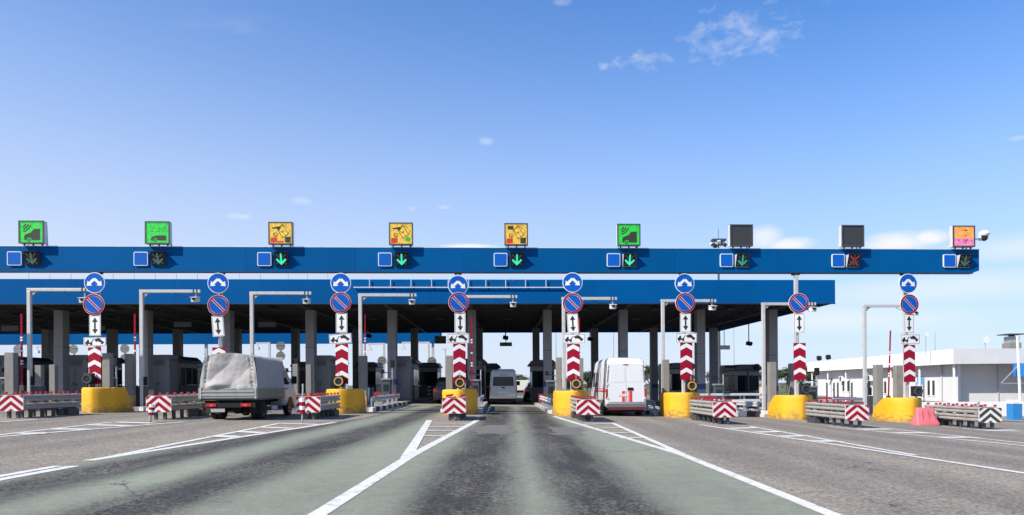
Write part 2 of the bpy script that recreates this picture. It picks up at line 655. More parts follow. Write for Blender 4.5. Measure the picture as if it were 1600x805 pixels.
# ------------------------------------------------------------------ ground and road
def road_mat(name, base, speck_lo, speck_hi, track_col, tracks, track_half, track_amt, paint=None):
    mt = bpy.data.materials.new(name)
    mt.use_nodes = True
    nt = mt.node_tree
    N, L = nt.nodes, nt.links
    b = N['Principled BSDF']
    b.inputs['Specular IOR Level'].default_value = 0.3
    geo = N.new('ShaderNodeNewGeometry')
    sep = N.new('ShaderNodeSeparateXYZ')
    L.new(geo.outputs['Position'], sep.inputs[0])

    def m(op, a, bb=None, clamp=False):
        n = N.new('ShaderNodeMath')
        n.operation = op
        n.use_clamp = clamp
        for i, x in enumerate((a, bb)):
            if x is None:
                continue
            if isinstance(x, (int, float)):
                n.inputs[i].default_value = x
            else:
                L.new(x, n.inputs[i])
        return n.outputs[0]

    def noi(scale, detail, rough, st=(1, 1, 1)):
        mp = N.new('ShaderNodeMapping')
        mp.inputs['Scale'].default_value = st
        L.new(geo.outputs['Position'], mp.inputs[0])
        n = N.new('ShaderNodeTexNoise')
        n.inputs['Scale'].default_value = scale
        n.inputs['Detail'].default_value = detail
        n.inputs['Roughness'].default_value = rough
        L.new(mp.outputs[0], n.inputs['Vector'])
        return n.outputs['Fac']

    def rngm(x, a, bb, c, d):
        r = N.new('ShaderNodeMapRange')
        r.inputs[1].default_value = a
        r.inputs[2].default_value = bb
        r.inputs[3].default_value = c
        r.inputs[4].default_value = d
        L.new(x, r.inputs[0])
        return r.outputs[0]

    def mixc(fac, a, bb, mode='MIX'):
        x = N.new('ShaderNodeMix')
        x.data_type = 'RGBA'
        x.blend_type = mode
        for i, q in ((0, fac), (6, a), (7, bb)):
            if isinstance(q, (int, float)):
                x.inputs[i].default_value = q
            elif isinstance(q, tuple):
                x.inputs[i].default_value = (*q, 1)
            else:
                L.new(q, x.inputs[i])
        return x.outputs[2]
    wide = noi(0.45, 5, 0.6, (1, 0.35, 1))
    med = noi(3.2, 5, 0.65)
    streaks = noi(1.0, 6, 0.7, (2.6, 0.22, 1))
    # stones of the aggregate: light and dark grains a centimetre or two across
    vor = N.new('ShaderNodeTexVoronoi')
    vor.inputs['Scale'].default_value = 30
    L.new(geo.outputs['Position'], vor.inputs['Vector'])
    sepc = N.new('ShaderNodeSeparateColor')
    L.new(vor.outputs['Color'], sepc.inputs[0])
    grain = sepc.outputs[0]
    grain2 = noi(26, 3, 0.7)
    fine = m('ADD', m('MULTIPLY', grain, 0.65), m('MULTIPLY', grain2, 0.5))
    spk = mixc(rngm(fine, 0.15, 1.0, 0, 1), (speck_lo, speck_lo * 1.02, speck_lo * 1.05), (speck_hi, speck_hi * .965, speck_hi * .90))
    c = mixc(1.0, base, rngm(wide, 0.3, 0.7, 0.86, 1.13), 'MULTIPLY')
    c = mixc(1.0, c, rngm(med, 0.3, 0.7, 0.90, 1.09), 'MULTIPLY')
    # wheel tracks: rubber and wear along fixed lines of the lanes
    x = m('SUBTRACT', m('ADD', sep.outputs['X'], m('MULTIPLY', sep.outputs['Y'], -LX * 0.0 + 0.0)), m('MULTIPLY', m('SUBTRACT', wide, 0.5), 0.5))
    tr = None
    for cx, hw, amt in tracks:
        d = m('DIVIDE', m('ABSOLUTE', m('SUBTRACT', x, cx)), hw * track_half)
        e = m('MULTIPLY', m('EXPONENT', m('MULTIPLY', m('MULTIPLY', d, d), m('MULTIPLY', d, -0.8))), amt)
        tr = e if tr is None else m('MAXIMUM', tr, e)
    if tr is not None:
        worn = m('MULTIPLY', tr, rngm(streaks, 0.28, 0.66, 0.68, 1.3), clamp=True)
        worn = m('MULTIPLY', worn, track_amt, clamp=True)
        if paint:
            # the coating is worn through to stone here and there within the tracks
            bare = m('MULTIPLY', m('MULTIPLY', m('GREATER_THAN', grain, 0.62), rngm(noi(1.3, 4, 0.6, (1, 0.4, 1)), 0.38, 0.62, 0.0, 0.40)), worn, clamp=True)
            c = mixc(worn, c, track_col)
            c = mixc(bare, c, paint)
            amp = m('ADD', 0.35, m('MULTIPLY', worn, 0.75), clamp=True)
        else:
            c = mixc(worn, c, track_col)
            amp = m('ADD', 0.85, 0.0)
        c = mixc(1.0, c, mixc(amp, (1, 1, 1), spk), 'MULTIPLY')
        # hairline cracks
    vc = N.new('ShaderNodeTexVoronoi')
    vc.feature = 'DISTANCE_TO_EDGE'
    vc.inputs['Scale'].default_value = 0.33
    mpv = N.new('ShaderNodeMapping')
    mpv.inputs['Scale'].default_value = (1, 0.8, 1)
    add = N.new('ShaderNodeVectorMath')
    add.operation = 'ADD'
    nn = N.new('ShaderNodeTexNoise')
    nn.inputs['Scale'].default_value = 1.6
    nn.inputs['Detail'].default_value = 5
    L.new(geo.outputs['Position'], nn.inputs['Vector'])
    L.new(geo.outputs['Position'], add.inputs[0])
    L.new(nn.outputs['Color'], add.inputs[1])
    L.new(add.outputs[0], mpv.inputs[0])
    L.new(mpv.outputs[0], vc.inputs['Vector'])
    crack = m('MULTIPLY', m('LESS_THAN', vc.outputs['Distance'], 0.004), m('GREATER_THAN', noi(0.35, 2, 0.5), 0.57))
    c = mixc(m('MULTIPLY', crack, 0.7), c, (0.02, 0.02, 0.02))
    L.new(c, b.inputs['Base Color'])
    L.new(rngm(wide, 0.3, 0.7, 0.78, 0.92), b.inputs['Roughness'])
    bp = N.new('ShaderNodeBump')
    bp.inputs['Strength'].default_value = 0.35
    bp.inputs['Distance'].default_value = 0.012
    L.new(fine, bp.inputs['Height'])
    L.new(bp.outputs[0], b.inputs['Normal'])
    return mt


GREY_TRACKS = [(c + o, 1.0, 0.8) for c in (-20.9, -15.7, -10.5, 5.6, 10.9, 16.2, 21.5) for o in (-0.85, 0.85)]
M_ASPHALT = road_mat('asphalt', (0.225, 0.200, 0.170), 0.32, 1.72, (0.10, 0.095, 0.09), GREY_TRACKS, 0.7, 0.5)
M_GREEN = road_mat('green_coating', (0.200, 0.216, 0.170), 0.6, 1.42, (0.038, 0.037, 0.036),
                   [(-0.62, 1.0, 1.0), (1.12, 1.05, 1.0), (-6.3, 0.95, 0.95), (-4.1, 1.0, 1.0)], 0.62, 1.0, paint=(0.24, 0.215, 0.19))
M_GRASS = mat('grass', (0.085, 0.09, 0.045), 0.95, 0, 0.35, 0.25)


def axis(lo, hi, fine_lo, fine_hi, step, far):
    v = []
    x = fine_lo
    while x <= fine_hi + 1e-6:
        v.append(x)
        x += step
    d = step
    x = fine_hi
    while x < hi:
        d *= 1.35
        x += d
        v.append(min(x, hi))
    d = step
    x = fine_lo
    while x > lo:
        d *= 1.35
        x -= d
        v.insert(0, max(x, lo))
    return v


def sheet_grid(xs, ys, off):
    mb = MB()
    nx = len(xs)
    vs = [(x, y, ground_z(x, y) + off) for y in ys for x in xs]
    fs = [(j * nx + i, j * nx + i + 1, (j + 1) * nx + i + 1, (j + 1) * nx + i) for j in range(len(ys) - 1) for i in range(nx - 1)]
    return mb.add(vs, fs)


o = sheet_grid(axis(-4000, 4000, -44, 44, 2.0, 0), axis(-300, 6000, -10, 130, 2.0, 0), -0.03).build('ground', M_GRASS, raw=True)
o['kind'] = 'structure'
xs = [-58 + 1.0 * i for i in range(125)]
ys = [-12 + 1.0 * i for i in range(123)]
o = sheet_grid(xs, ys, 0.0).build('road', M_ASPHALT, raw=True)
o['kind'] = 'structure'


def poly_x(pts):
    """x of a ground polyline as a function of y (pixel corners given)"""
    g = sorted([tuple(G(*p)[:2]) for p in pts], key=lambda q: q[1])

    def f(y):
        if y <= g[0][1]:
            a, b = g[0], g[1]
        elif y >= g[-1][1]:
            a, b = g[-2], g[-1]
        else:
            for i in range(len(g) - 1):
                if g[i][1] <= y <= g[i + 1][1]:
                    a, b = g[i], g[i + 1]
                    break
        t = (y - a[1]) / (b[1] - a[1])
        return a[0] + (b[0] - a[0]) * t
    return f


def lane_sheet(name, fl, fr, y0, y1, off, m):
    ys, y = [], y0
    while y < y1:
        ys.append(y)
        y += 0.8
    ys.append(y1)
    nu = 8
    mb = MB()
    vs = []
    for y in ys:
        a, b = fl(y), fr(y)
        for i in range(nu + 1):
            x = a + (b - a) * i / nu
            vs.append((x, y, ground_z(x, y) + off))
    fs = [(j * (nu + 1) + i, j * (nu + 1) + i + 1, (j + 1) * (nu + 1) + i + 1, (j + 1) * (nu + 1) + i) for j in range(len(ys) - 1) for i in range(nu)]
    mb.add(vs, fs)
    o = mb.build(name, m, raw=True)
    o['kind'] = 'structure'
    return o


centre_left = poly_x([(497, 805), (632, 718), (745, 657)])
centre_right = poly_x([(1300, 805), (1067, 711.5), (880, 655.5)])
wedge_left = poly_x([(497, 805), (632, 718), (670, 657)])
left_edge = poly_x([(0, 752), (116, 730), (137, 721), (523, 660.5)])
YEND = 46.0


def upto(f, y1):
    v = f(y1)
    return lambda y: f(y) if y < y1 else v + LX * (y - y1)


cl_, cr_ = upto(centre_left, 29.0), upto(centre_right, 31.0)
wl_, le_ = upto(wedge_left, 28.5), upto(left_edge, 29.0)
lane_sheet('green_lane', cl_, cr_, 1.0, YEND, 0.005, M_GREEN)
lane_sheet('green_lane', lambda y: min(le_(y), wl_(y) - 0.2), wl_, 1.0, YEND, 0.005, M_GREEN)


def marking_mat():
    mt = bpy.data.materials.new('worn_white_marking')
    mt.use_nodes = True
    N, L = mt.node_tree.nodes, mt.node_tree.links
    b = N['Principled BSDF']
    b.inputs['Roughness'].default_value = 0.75
    geo = N.new('ShaderNodeNewGeometry')
    n = N.new('ShaderNodeTexNoise')
    n.inputs['Scale'].default_value = 7
    n.inputs['Detail'].default_value = 7
    n.inputs['Roughness'].default_value = 0.75
    L.new(geo.outputs['Position'], n.inputs['Vector'])
    r = N.new('ShaderNodeValToRGB')
    r.color_ramp.elements[0].position = 0.33
    r.color_ramp.elements[0].color = (0.27, 0.26, 0.25, 1)
    r.color_ramp.elements[1].position = 0.50
    r.color_ramp.elements[1].color = (0.60, 0.59, 0.56, 1)
    L.new(n.outputs['Fac'], r.inputs[0])
    L.new(r.outputs[0], b.inputs['Base Color'])
    return mt


M_MARK = marking_mat()


def ground_line(mb, a, b, w, off=0.010):
    a, b = Vector(a[:2]), Vector(b[:2])
    d = b - a
    n = Vector((-d.y, d.x)).normalized() * w / 2
    k = max(1, int(d.length / 0.8))
    vs = []
    for i in range(k + 1):
        p = a + d * (i / k)
        for q in (p - n, p + n):
            vs.append((q.x, q.y, ground_z(q.x, q.y) + off))
    mb.add(vs, [(2 * i, 2 * i + 1, 2 * i + 3, 2 * i + 2) for i in range(k)])


def marking(lines, rungs=()):
    mb = MB()
    for pts, w in lines:
        for p, q in zip(pts[:-1], pts[1:]):
            ground_line(mb, G(*p), G(*q), w)
    for p, q, w in rungs:
        ground_line(mb, G(*p), G(*q), w * 1.75, 0.014)
    o = mb.build('lane_marking', M_MARK, raw=True)
    for p in o.data.polygons:
        if p.normal.z < 0:
            p.flip()
    o['kind'] = 'structure'


# centre left: two legs that meet in a point, with rungs between them
marking([([(470, 822), (497, 805), (640, 714), (746, 657)], 0.20), ([(634, 717), (671, 657)], 0.22)],
        [((668, 661.5), (737, 662.5), 0.13), ((665, 667), (727, 667.5), 0.14), ((662, 673.5), (716, 673.5), 0.14), ((658, 681.5), (702, 682.5), 0.15)])
# centre right
marking([([(1345, 823), (1300, 805), (1067, 711.5), (880, 655.5), (866, 651)], 0.20), ([(957, 661.5), (1066, 710)], 0.17)],
        [((905, 664), (957, 662.5), 0.12), ((921, 670), (977, 669), 0.13), ((942, 677), (988, 677), 0.13), ((968, 685.5), (1004, 684.5), 0.13)])
# left of the green lane
marking([([(137, 720.5), (523, 660.5)], 0.2), ([(175, 714), (236, 701.5), (439, 661.5)], 0.16)],
        [((338, 682), (372, 683.5), 0.3), ((372, 675), (412, 677), 0.25), ((405, 668), (455, 670), 0.22), ((436, 662), (500, 664), 0.2)])
marking([([(-30, 756), (0, 750), (116, 729)], 0.2), ([(-30, 750), (0, 745), (91, 729)], 0.17)])
marking([([(-20, 684.5), (0, 683), (287, 659.5)], 0.2), ([(-20, 682), (0, 680), (176, 660)], 0.17)],
        [((30, 678), (75, 677.5), 0.3), ((82, 671), (140, 671.5), 0.3), ((143, 664.5), (200, 666), 0.28), ((180, 660), (240, 662), 0.25)])
marking([([(-10, 660), (0, 659.5), (57, 656)], 0.25)])
# right of the centre
marking([([(1093, 664), (1350, 702), (1600, 740), (1640, 746)], 0.2), ([(1171, 666.5), (1431, 712)], 0.17)],
        [((1140, 670), (1184, 669), 0.25), ((1180, 676), (1222, 675), 0.25), ((1222, 682.5), (1262, 681.5), 0.25), ((1275, 690), (1312, 690), 0.28)])
marking([([(1293, 667), (1600, 697), (1640, 701)], 0.2), ([(1385, 670), (1640, 697)], 0.17)],
        [((1345, 671.5), (1395, 671), 0.28), ((1400, 677), (1455, 677), 0.28), ((1470, 684), (1525, 684), 0.28)])
marking([([(1505, 670.5), (1620, 677)], 0.22)], [((1535, 673), (1590, 672.5), 0.3)])

# resurfaced patches in the centre lane
for k, (poly, nm) in enumerate([([(744, 666), (798, 664), (801, 678), (741, 679)], 'asphalt_patch'), ([(858, 668), (905, 668), (918, 680), (868, 681)], 'asphalt_patch')]):
    g = [G(*p) for p in poly]
    mb = MB()

    def fn(u, v, g=g):
        p = (g[3] * (1 - u) + g[2] * u) * (1 - v) + (g[0] * (1 - u) + g[1] * u) * v
        wob = 0.35 * noise.noise(Vector((p.x * 1.7, p.y * 1.7, k)))
        x = p.x + wob * (1 if u in (0, 1) else 0)
        yy = p.y + (.5 * noise.noise(Vector((p.x * 2.3, 3, k))) if v in (0, 1) else 0)
        return (x, yy, ground_z(x, yy) + 0.0085)
    mb.grid(fn, 8, 6)
    o = mb.build(nm, mat('patch_asphalt', (0.125, 0.116, 0.103), 0.9, 0, 0.35, 14, 0.5, 45), raw=True)
    o['kind'] = 'structure'


# ------------------------------------------------------------------ front gantry
TG = 33.45
ISL_PX = [149, 342, 533, 716, 895, 1070, 1247.5, 1419]
TS = 33.3
ISL_S = [s_at(p, TS) for p in ISL_PX]
PITCH = (ISL_S[-1] - ISL_S[0]) / 7.0
ALL_S = [ISL_S[0] - 2 * PITCH, ISL_S[0] - PITCH] + ISL_S
GZ0 = (z_at(10, 425.5, TG) + z_at(1500, 428.5, TG)) / 2
GZ0 += 0.06
GZ1 = (z_at(10, 384.5, TG) + z_at(1500, 390.5, TG)) / 2
S_END = s_at(1530, TG, 410)
S_BEG = s_at(-330, TG, 410)
p0 = lane_pt(0, TG)
gantry = thing('front_gantry', 'long blue clad gantry beam on slim grey posts across the front of all lanes', 'gantry', (p0.x, p0.y, 0), AF)
mb = MB().box(S_BEG, S_END - 0.32, 0.05, 0.30, GZ0 + 0.05, GZ1 - 0.06)
mb.build('beam_core', M_DARKGREY, gantry)
n = 11
w = (S_END - S_BEG) / n
for i in range(n):
    a, b = S_BEG + i * w + 0.004, S_BEG + (i + 1) * w - 0.004
    if i < n - 1:
        MB().box(a, b, 0.0, 0.05, GZ0, GZ1).build('cladding_panel', M_BLUE, gantry)
    else:
        MB().prism([(a, GZ0), (b - 0.30, GZ0), (b, GZ0 + 0.10), (b, GZ1), (a, GZ1)], 'y', 0.0, 0.05).build('cladding_panel', M_BLUE, gantry)
MB().box(S_END - 0.32, S_END, 0.051, 0.30, GZ0 + 0.11, GZ1 - 0.005).build('end_panel', M_BLUE, gantry)
MB().box(S_BEG, S_END - 0.30, -0.012, 0.28, GZ0 - 0.04, GZ0 - 0.002).build('bottom_trim', M_TRIM, gantry)
MB().box(S_BEG, S_END + 0.01, -0.01, 0.32, GZ1 + 0.002, GZ1 + 0.03).build('top_cap', M_CAP, gantry)
for i, s in enumerate(ALL_S):
    gz = ground_z(*lane_pt(s, TG)[:2])
    MB().box(s - 0.085, s + 0.085, 0.01, 0.17, gz, GZ0 - 0.04).build('column', M_STEEL_P, gantry, bevel=0.02)
    MB().box(s - 0.16, s + 0.16, 0.0, 0.25, GZ0 - 0.11, GZ0 - 0.042).build('cap_plate', M_TRIM, gantry)

# lane displays, number panels and signals on the gantry
LANE_PX = [49, 246, 438.5, 626.5, 806.5, 982.5, 1158.5, 1332.5, 1506]
KINDS = ['green', 'green_part', 'cash_dark', 'cash_green', 'cash_dark_b', 'green', 'off', 'off', 'orange']
DISP_LABELS = [
    'leftmost green lane display with car and radio waves on the blue gantry',
    'green lane display with half missing waves and car bonnet, second from left on the gantry',
    'yellow cash and card lane display, leftmost of the three yellow ones',
    'yellow cash and card lane display with a green bottom corner',
    'yellow cash and card lane display, rightmost of the three yellow ones',
    'green lane display with car and waves to the right of the yellow displays',
    'unlit dark lane display next to the green one, left of the two unlit',
    'unlit dark lane display, right of the two unlit ones',
    'orange and pink garbled lane display beside the dome camera at the gantry end']
SIG_KIND = ['lo', 'lo', 'hi', 'hi', 'hi', 'hi', 'mid', 'x', 'lo']
M_ARROW_MID = led('green_signal_half', (0.03, 0.50, 0.32), 0.35)


def car_icon(mb, y0, y1, flip=1):
    body = [(-.30, -.38), (-.33, -.20), (-.25, -.10), (-.02, -.02), (.12, .14), (.38, .16), (.40, -.36), (.02, -.38), (-.02, -.28), (-.12, -.25), (-.20, -.29), (-.22, -.38)]
    mb.prism(body, 'y', y0, y1)
    mb.ring(-.11, -.37, .035, .075, y0, y1, 14)
    mb.prism([(.14, .02), (.17, .09), (.30, .09), (.30, .02)], 'y', y0 - .002, y0)


def arc_band(cx, cz, r, w, a0, a1, n=10):
    o = [(cx + (r + w) * math.cos(a0 + (a1 - a0) * i / n), cz + (r + w) * math.sin(a0 + (a1 - a0) * i / n)) for i in range(n + 1)]
    q = [(cx + r * math.cos(a0 + (a1 - a0) * i / n), cz + r * math.sin(a0 + (a1 - a0) * i / n)) for i in range(n, -1, -1)]
    return o + q


def outline(mb, poly, w, y0, y1):
    for i in range(len(poly)):
        a, b = Vector(poly[i]), Vector(poly[(i + 1) % len(poly)])
        d = (b - a).normalized()
        nn = Vector((-d.y, d.x)) * w / 2
        a2, b2 = a - d * w / 2, b + d * w / 2
        mb.prism([tuple(a2 + nn), tuple(b2 + nn), tuple(b2 - nn), tuple(a2 - nn)], 'y', y0, y1 + 0.0002 * i)


def lane_display(k):
    s = s_at(LANE_PX[k], TG - 0.25, 366)
    kind = KINDS[k]
    loc = lane_pt(s, TG - 0.25)
    t = thing('lane_display', DISP_LABELS[k], 'display', (loc.x, loc.y, GZ1 + 0.03), AF, 'lane displays on the gantry')
    h, w = 0.99, 1.06
    z0 = 0.05
    cz = z0 + h / 2
    MB().box(-w / 2, w / 2, 0.02, 0.27, z0, z0 + h).build('housing', M_CASE, t, bevel=0.015)
    fr = MB()
    b = 0.05
    fr.box(-w / 2 - .004, w / 2 + .004, -0.03, 0.018, z0 - .004, z0 + b)
    fr.box(-w / 2 - .004, w / 2 + .004, -0.03, 0.018, z0 + h - b, z0 + h + .004)
    fr.box(-w / 2 - .004, -w / 2 + b, -0.03, 0.018, z0 + b, z0 + h - b)
    fr.box(w / 2 - b, w / 2 + .004, -0.03, 0.018, z0 + b, z0 + h - b)
    fr.build('frame', M_DARKGREY, t)
    sm = {'green': M_SCR_GREEN, 'green_part': M_SCR_GREEN, 'off': M_SCR_OFF, 'orange': M_SCR_ORANGE}.get(kind, M_SCR_YELLOW)
    sc = MB().box(-w / 2 + b, w / 2 - b, 0.0, 0.016, z0 + b, z0 + h - b).build('screen', sm, t)
    for x in (-0.36, 0.02, 0.40):
        MB().box(x - 0.03, x + 0.03, 0.08, 0.14, -0.02, z0).build('foot', M_DARKGREY, t)
    br = MB()
    for x in (-0.42, 0.42):
        br.bar((x, 0.40, z0 + h * 0.9), (x, 0.46, 0.02), 0.05)
        br.bar((x, 0.27, z0 + h * 0.9), (x, 0.42, z0 + h * 0.9), 0.05)
        br.bar((x, 0.26, z0 + .1), (x, 0.46, z0 + .06), 0.04)
    br.build('back_brace', M_STEEL_P, t)
    ic = MB()
    y0, y1 = -0.008, -0.001

    def place(mbi, nm, mm):
        mbi.v = [(x * .945, y, z * .945 + cz) for x, y, z in mbi.v]
        mbi.build(nm, mm, sc)
    if kind == 'green':
        car_icon(ic, y0, y1)
        place(ic, 'car_symbol', M_LED_DARK)
        wv = MB()
        for r in (.15, .26, .37):
            wv.prism(arc_band(-.42, .42, r, .055, R(-80), R(-12)), 'y', y0, y1)
        place(wv, 'wave_symbol', M_LED_DARK)
    elif kind == 'green_part':
        ic.prism([(-.28, -.38), (-.30, -.26), (-.2, -.17), (.0, -.13), (.40, -.13), (.40, -.36), (0, -.36), (-.04, -.27), (-.12, -.24), (-.19, -.28), (-.21, -.38)], 'y', y0, y1)
        ic.ring(-.115, -.35, .035, .075, y0, y1, 14)
        place(ic, 'car_symbol', M_LED_DARK)
        rr = random.Random(4)
        for i in range(16):
            x, z = rr.uniform(-.4, .34), rr.uniform(.03, .30)
            place(MB().box(x, x + rr.uniform(.03, .12), y0, y1 + i * 1e-4, z, z + 0.014), 'wave_fragment', M_LED_DARK)
    elif kind.startswith('cash'):
        # two banknotes, a coin, failed modules in the corners
        def rot(poly, a, cx, cz2):
            return [(cx + x * math.cos(a) - z * math.sin(a), cz2 + x * math.sin(a) + z * math.cos(a)) for x, z in poly]
        rect = [(-.16, -.24), (.16, -.24), (.16, .24), (-.16, .24)]
        outline(ic, rot(rect, R(30), .10, .08), .026, y0, y1)
        outline(ic, rot(rect, R(55), .17, .16), .02, y0 + .0015, y1 - .003)
        ic.ring(-.24, -.07, .075, .105, y0, y1, 18)
        ic.ring(-.27, -.10, .035, .06, y0 - .001, y1, 14)
        ic.disc(.10, .08, .035, y0, y1, 12)
        place(ic, 'cash_symbol', M_LED_DARK)
        dk = MB().prism([(-.40, .26), (-.06, .33), (.02, .24), (-.10, .12), (-.14, .22), (-.40, .20)] if kind != 'cash_dark_b' else [(-.40, .40), (-.12, .40), (-.12, .22), (-.40, .22)], 'y', y0 + .003, y1)
        if kind in ('cash_dark', 'cash_dark_b'):
            dk.box(.20, .47, y0 + .002, y1, -.44, -.16)
        place(dk, 'failed_module', M_LED_DARK)
        rd = MB().box(-.46, -.16, y0 + .003, y1, -.44, -.20)
        if kind == 'cash_dark':
            rd.box(-.155, .15, y0 + .003, y1, -.44, -.36)
        place(rd, 'red_module', M_SCR_RED)
        if kind == 'cash_green':
            place(MB().prism([(.20, -.26), (.26, -.13), (.40, -.15), (.46, -.26), (.42, -.38), (.24, -.36)], 'y', y0 + .002, y1), 'green_module', M_SCR_GREENSPOT)
    elif kind == 'orange':
        place(MB().box(-.505, .505, y0, y1, -.465, -.10), 'pink_module', M_SCR_PINK)
        gl = MB()
        rr = random.Random(9)
        for zc, cnt, wd in ((.30, 9, .16), (.03, 4, .1), (-.2, 16, .4), (-.30, 5, .08)):
            for i in range(cnt):
                x, z = rr.uniform(-wd, wd), zc + rr.uniform(-.04, .04)
                gl.box(x, x + rr.uniform(.03, .07), y0 - .006, y0 - .001 - i * 1e-4, z, z + 0.03)
        place(gl, 'garbled_symbol', M_LED_DARK)


def number_panel(k):
    s = s_at(LANE_PX[k] - (26.6 - 0.55 * k), TG - 0.06, 406)
    loc = lane_pt(s, TG - 0.06)
    w = 0.61
    zc = (GZ0 + GZ1) / 2
    lab = 'blank blue square sign with white border under the %s' % DISP_SHORT[k]
    t = thing('lane_number_sign', lab, 'sign', (loc.x, loc.y, zc - w / 2), AF, 'blank blue lane panels')
    r = 0.05

    def rr(hw, rad):
        pts = []
        for cx, cz, a0 in ((hw - rad, hw - rad, 0), (-hw + rad, hw - rad, 90), (-hw + rad, -hw + rad, 180), (hw - rad, -hw + rad, 270)):
            for q in range(4):
                a = R(a0 + q * 30)
                pts.append((cx + rad * math.cos(a), cz + w / 2 + rad * math.sin(a)))
        return pts
    MB().prism(rr(w / 2, 0.06), 'y', -0.01, 0.045).build('border', M_WHITE, t)
    MB().prism(rr(w / 2 - 0.032, 0.04), 'y', -0.018, -0.0102).build('face', M_PANELBLUE, t)


DISP_SHORT = ['leftmost green display', 'faulty green display', 'leftmost yellow display', 'middle yellow display', 'rightmost yellow display',
              'right green display', 'left unlit display', 'right unlit display', 'orange and pink display']


def lane_signal(k):
    s = s_at(LANE_PX[k] + 0.6 + .1 * k, TG - 0.15, 406)
    loc = lane_pt(s, TG - 0.01)
    zc = (GZ0 + GZ1) / 2 - 0.02
    kd = SIG_KIND[k]
    word = {'hi': 'bright green', 'mid': 'dim green', 'lo': 'faint green', 'x': 'red cross'}[kd]
    what = 'lane signal box with red cross' if kd == 'x' else 'lane signal box with %s down arrow' % word
    t = thing('lane_signal', '%s under the %s' % (what, DISP_SHORT[k]), 'signal', (loc.x, loc.y, zc), AF, 'lane signals on the gantry')
    w, h = 0.60, 0.57
    MB().prism([(0.0, -h / 2), (-0.05, -h / 2), (-0.26, h / 2), (0.0, h / 2)], 'x', -w / 2, w / 2).build('housing', M_CASE if k > 4 else M_DARKGREY, t)  # pale on right lanes, dark on left: sunlit and shaded sides put into colour
    sl_ = (-0.26 + 0.05) / h
    rt = math.atan(-sl_)

    def on_face(mb):
        out = []
        for x, y, z in mb.v:
            yy = -0.155 + sl_ * z
            out.append((x, yy + y, z))
        mb.v = out
        return mb
    fc = on_face(MB().box(-w / 2 + .012, w / 2 - .012, -0.018, -0.002, -h / 2 + .012, h / 2 - .012)).build('face', M_BLACK, t)
    hd = MB().box(-w / 2 - .012, w / 2 + .012, -0.30, -0.02, h / 2 + .002, h / 2 + .018)
    hd.build('visor', M_BLACK, t)
    am = {'hi': M_ARROW_HI, 'mid': M_ARROW_MID, 'lo': M_ARROW_LO, 'x': M_SIGOFF}[kd]
    ar = MB()
    ar.box(-.036, .036, -.026, -.019, -.13, .23)
    ar.prism([(-.23, -.03), (-.18, .03), (0, -.13), (.18, .03), (.23, -.03), (0, -.25)], 'y', -.0262, -.0192)
    on_face(ar).build('arrow', am, fc)
    xm = M_X_LO if kd == 'x' else M_SIGOFF
    cr = MB()
    for sg in (-1, 1):
        cr.prism([(sg * -.24, .19), (sg * -.19, .24), (sg * .24, -.19), (sg * .19, -.24)], 'y', -.0245 if kd != 'x' else -.028, -.0188 - (.0003 if sg > 0 else 0))
    on_face(cr).build('cross', xm, fc)


for k in range(9):
    lane_display(k)
    number_panel(k)
    lane_signal(k)

# dome camera at the gantry end
pc = P(1532, 372, lane_pt(S_END, TG).y + 0.0)
t = thing('dome_camera', 'white dome surveillance camera on a bracket at the right end of the gantry', 'camera', (pc.x - 0.35, pc.y, pc.z - 0.15), AF)
MB().bar((-0.9, 0.2, 0.12), (0.42, 0.1, 0.12), 0.06).build('arm', M_WHITE, t)
MB().cyl((0.42, 0.1, 0.05), (0.42, 0.1, 0.42), 0.07, n=12).build('riser', M_WHITE, t)
rings = []
for z, r in ((0.24, 0.10), (0.27, 0.20), (0.36, 0.24), (0.44, 0.21), (0.50, 0.12), (0.52, 0.02)):
    rings.append([(0.58 + r * math.cos(2 * PI * i / 16), 0.05 + r * math.sin(2 * PI * i / 16), z) for i in range(16)])
MB().loft(rings).build('hood', M_WHITE, t, smooth=True)
rings = []
for z, r in ((0.02, 0.03), (0.05, 0.10), (0.12, 0.15), (0.235, 0.16)):
    rings.append([(0.58 + r * math.cos(2 * PI * i / 16), 0.05 + r * math.sin(2 * PI * i / 16), z) for i in range(16)])
MB().loft(rings).build('lens_dome', M_GLASS, t, smooth=True)


# ------------------------------------------------------------------ toll canopy
TC0, TC1 = 46.6, 73.2
KS = (LX * CA + SA)
CZ0 = (z_at(20, 475, TC0) + z_at(1290, 473.5, TC0)) / 2
CZ1 = (z_at(20, 435.5, TC0) + z_at(1290, 438, TC0)) / 2
CS1 = s_at(1305, TC0, 455)
CS0 = s_at(-60, TC1, 455)
pc = lane_pt(0, TC0)
canopy = thing('toll_canopy', 'wide flat toll plaza canopy with deep blue fascia and grey columns', 'canopy', (pc.x, pc.y, 0), AF)
DEP = TC1 - TC0


def cbox(name, m, x0, x1, y0, y1, z0, z1, parent=canopy, bevel=0):
    return MB().box(x0, x1, y0, y1, z0, z1).shear(KS).build(name, m, parent, bevel=bevel)


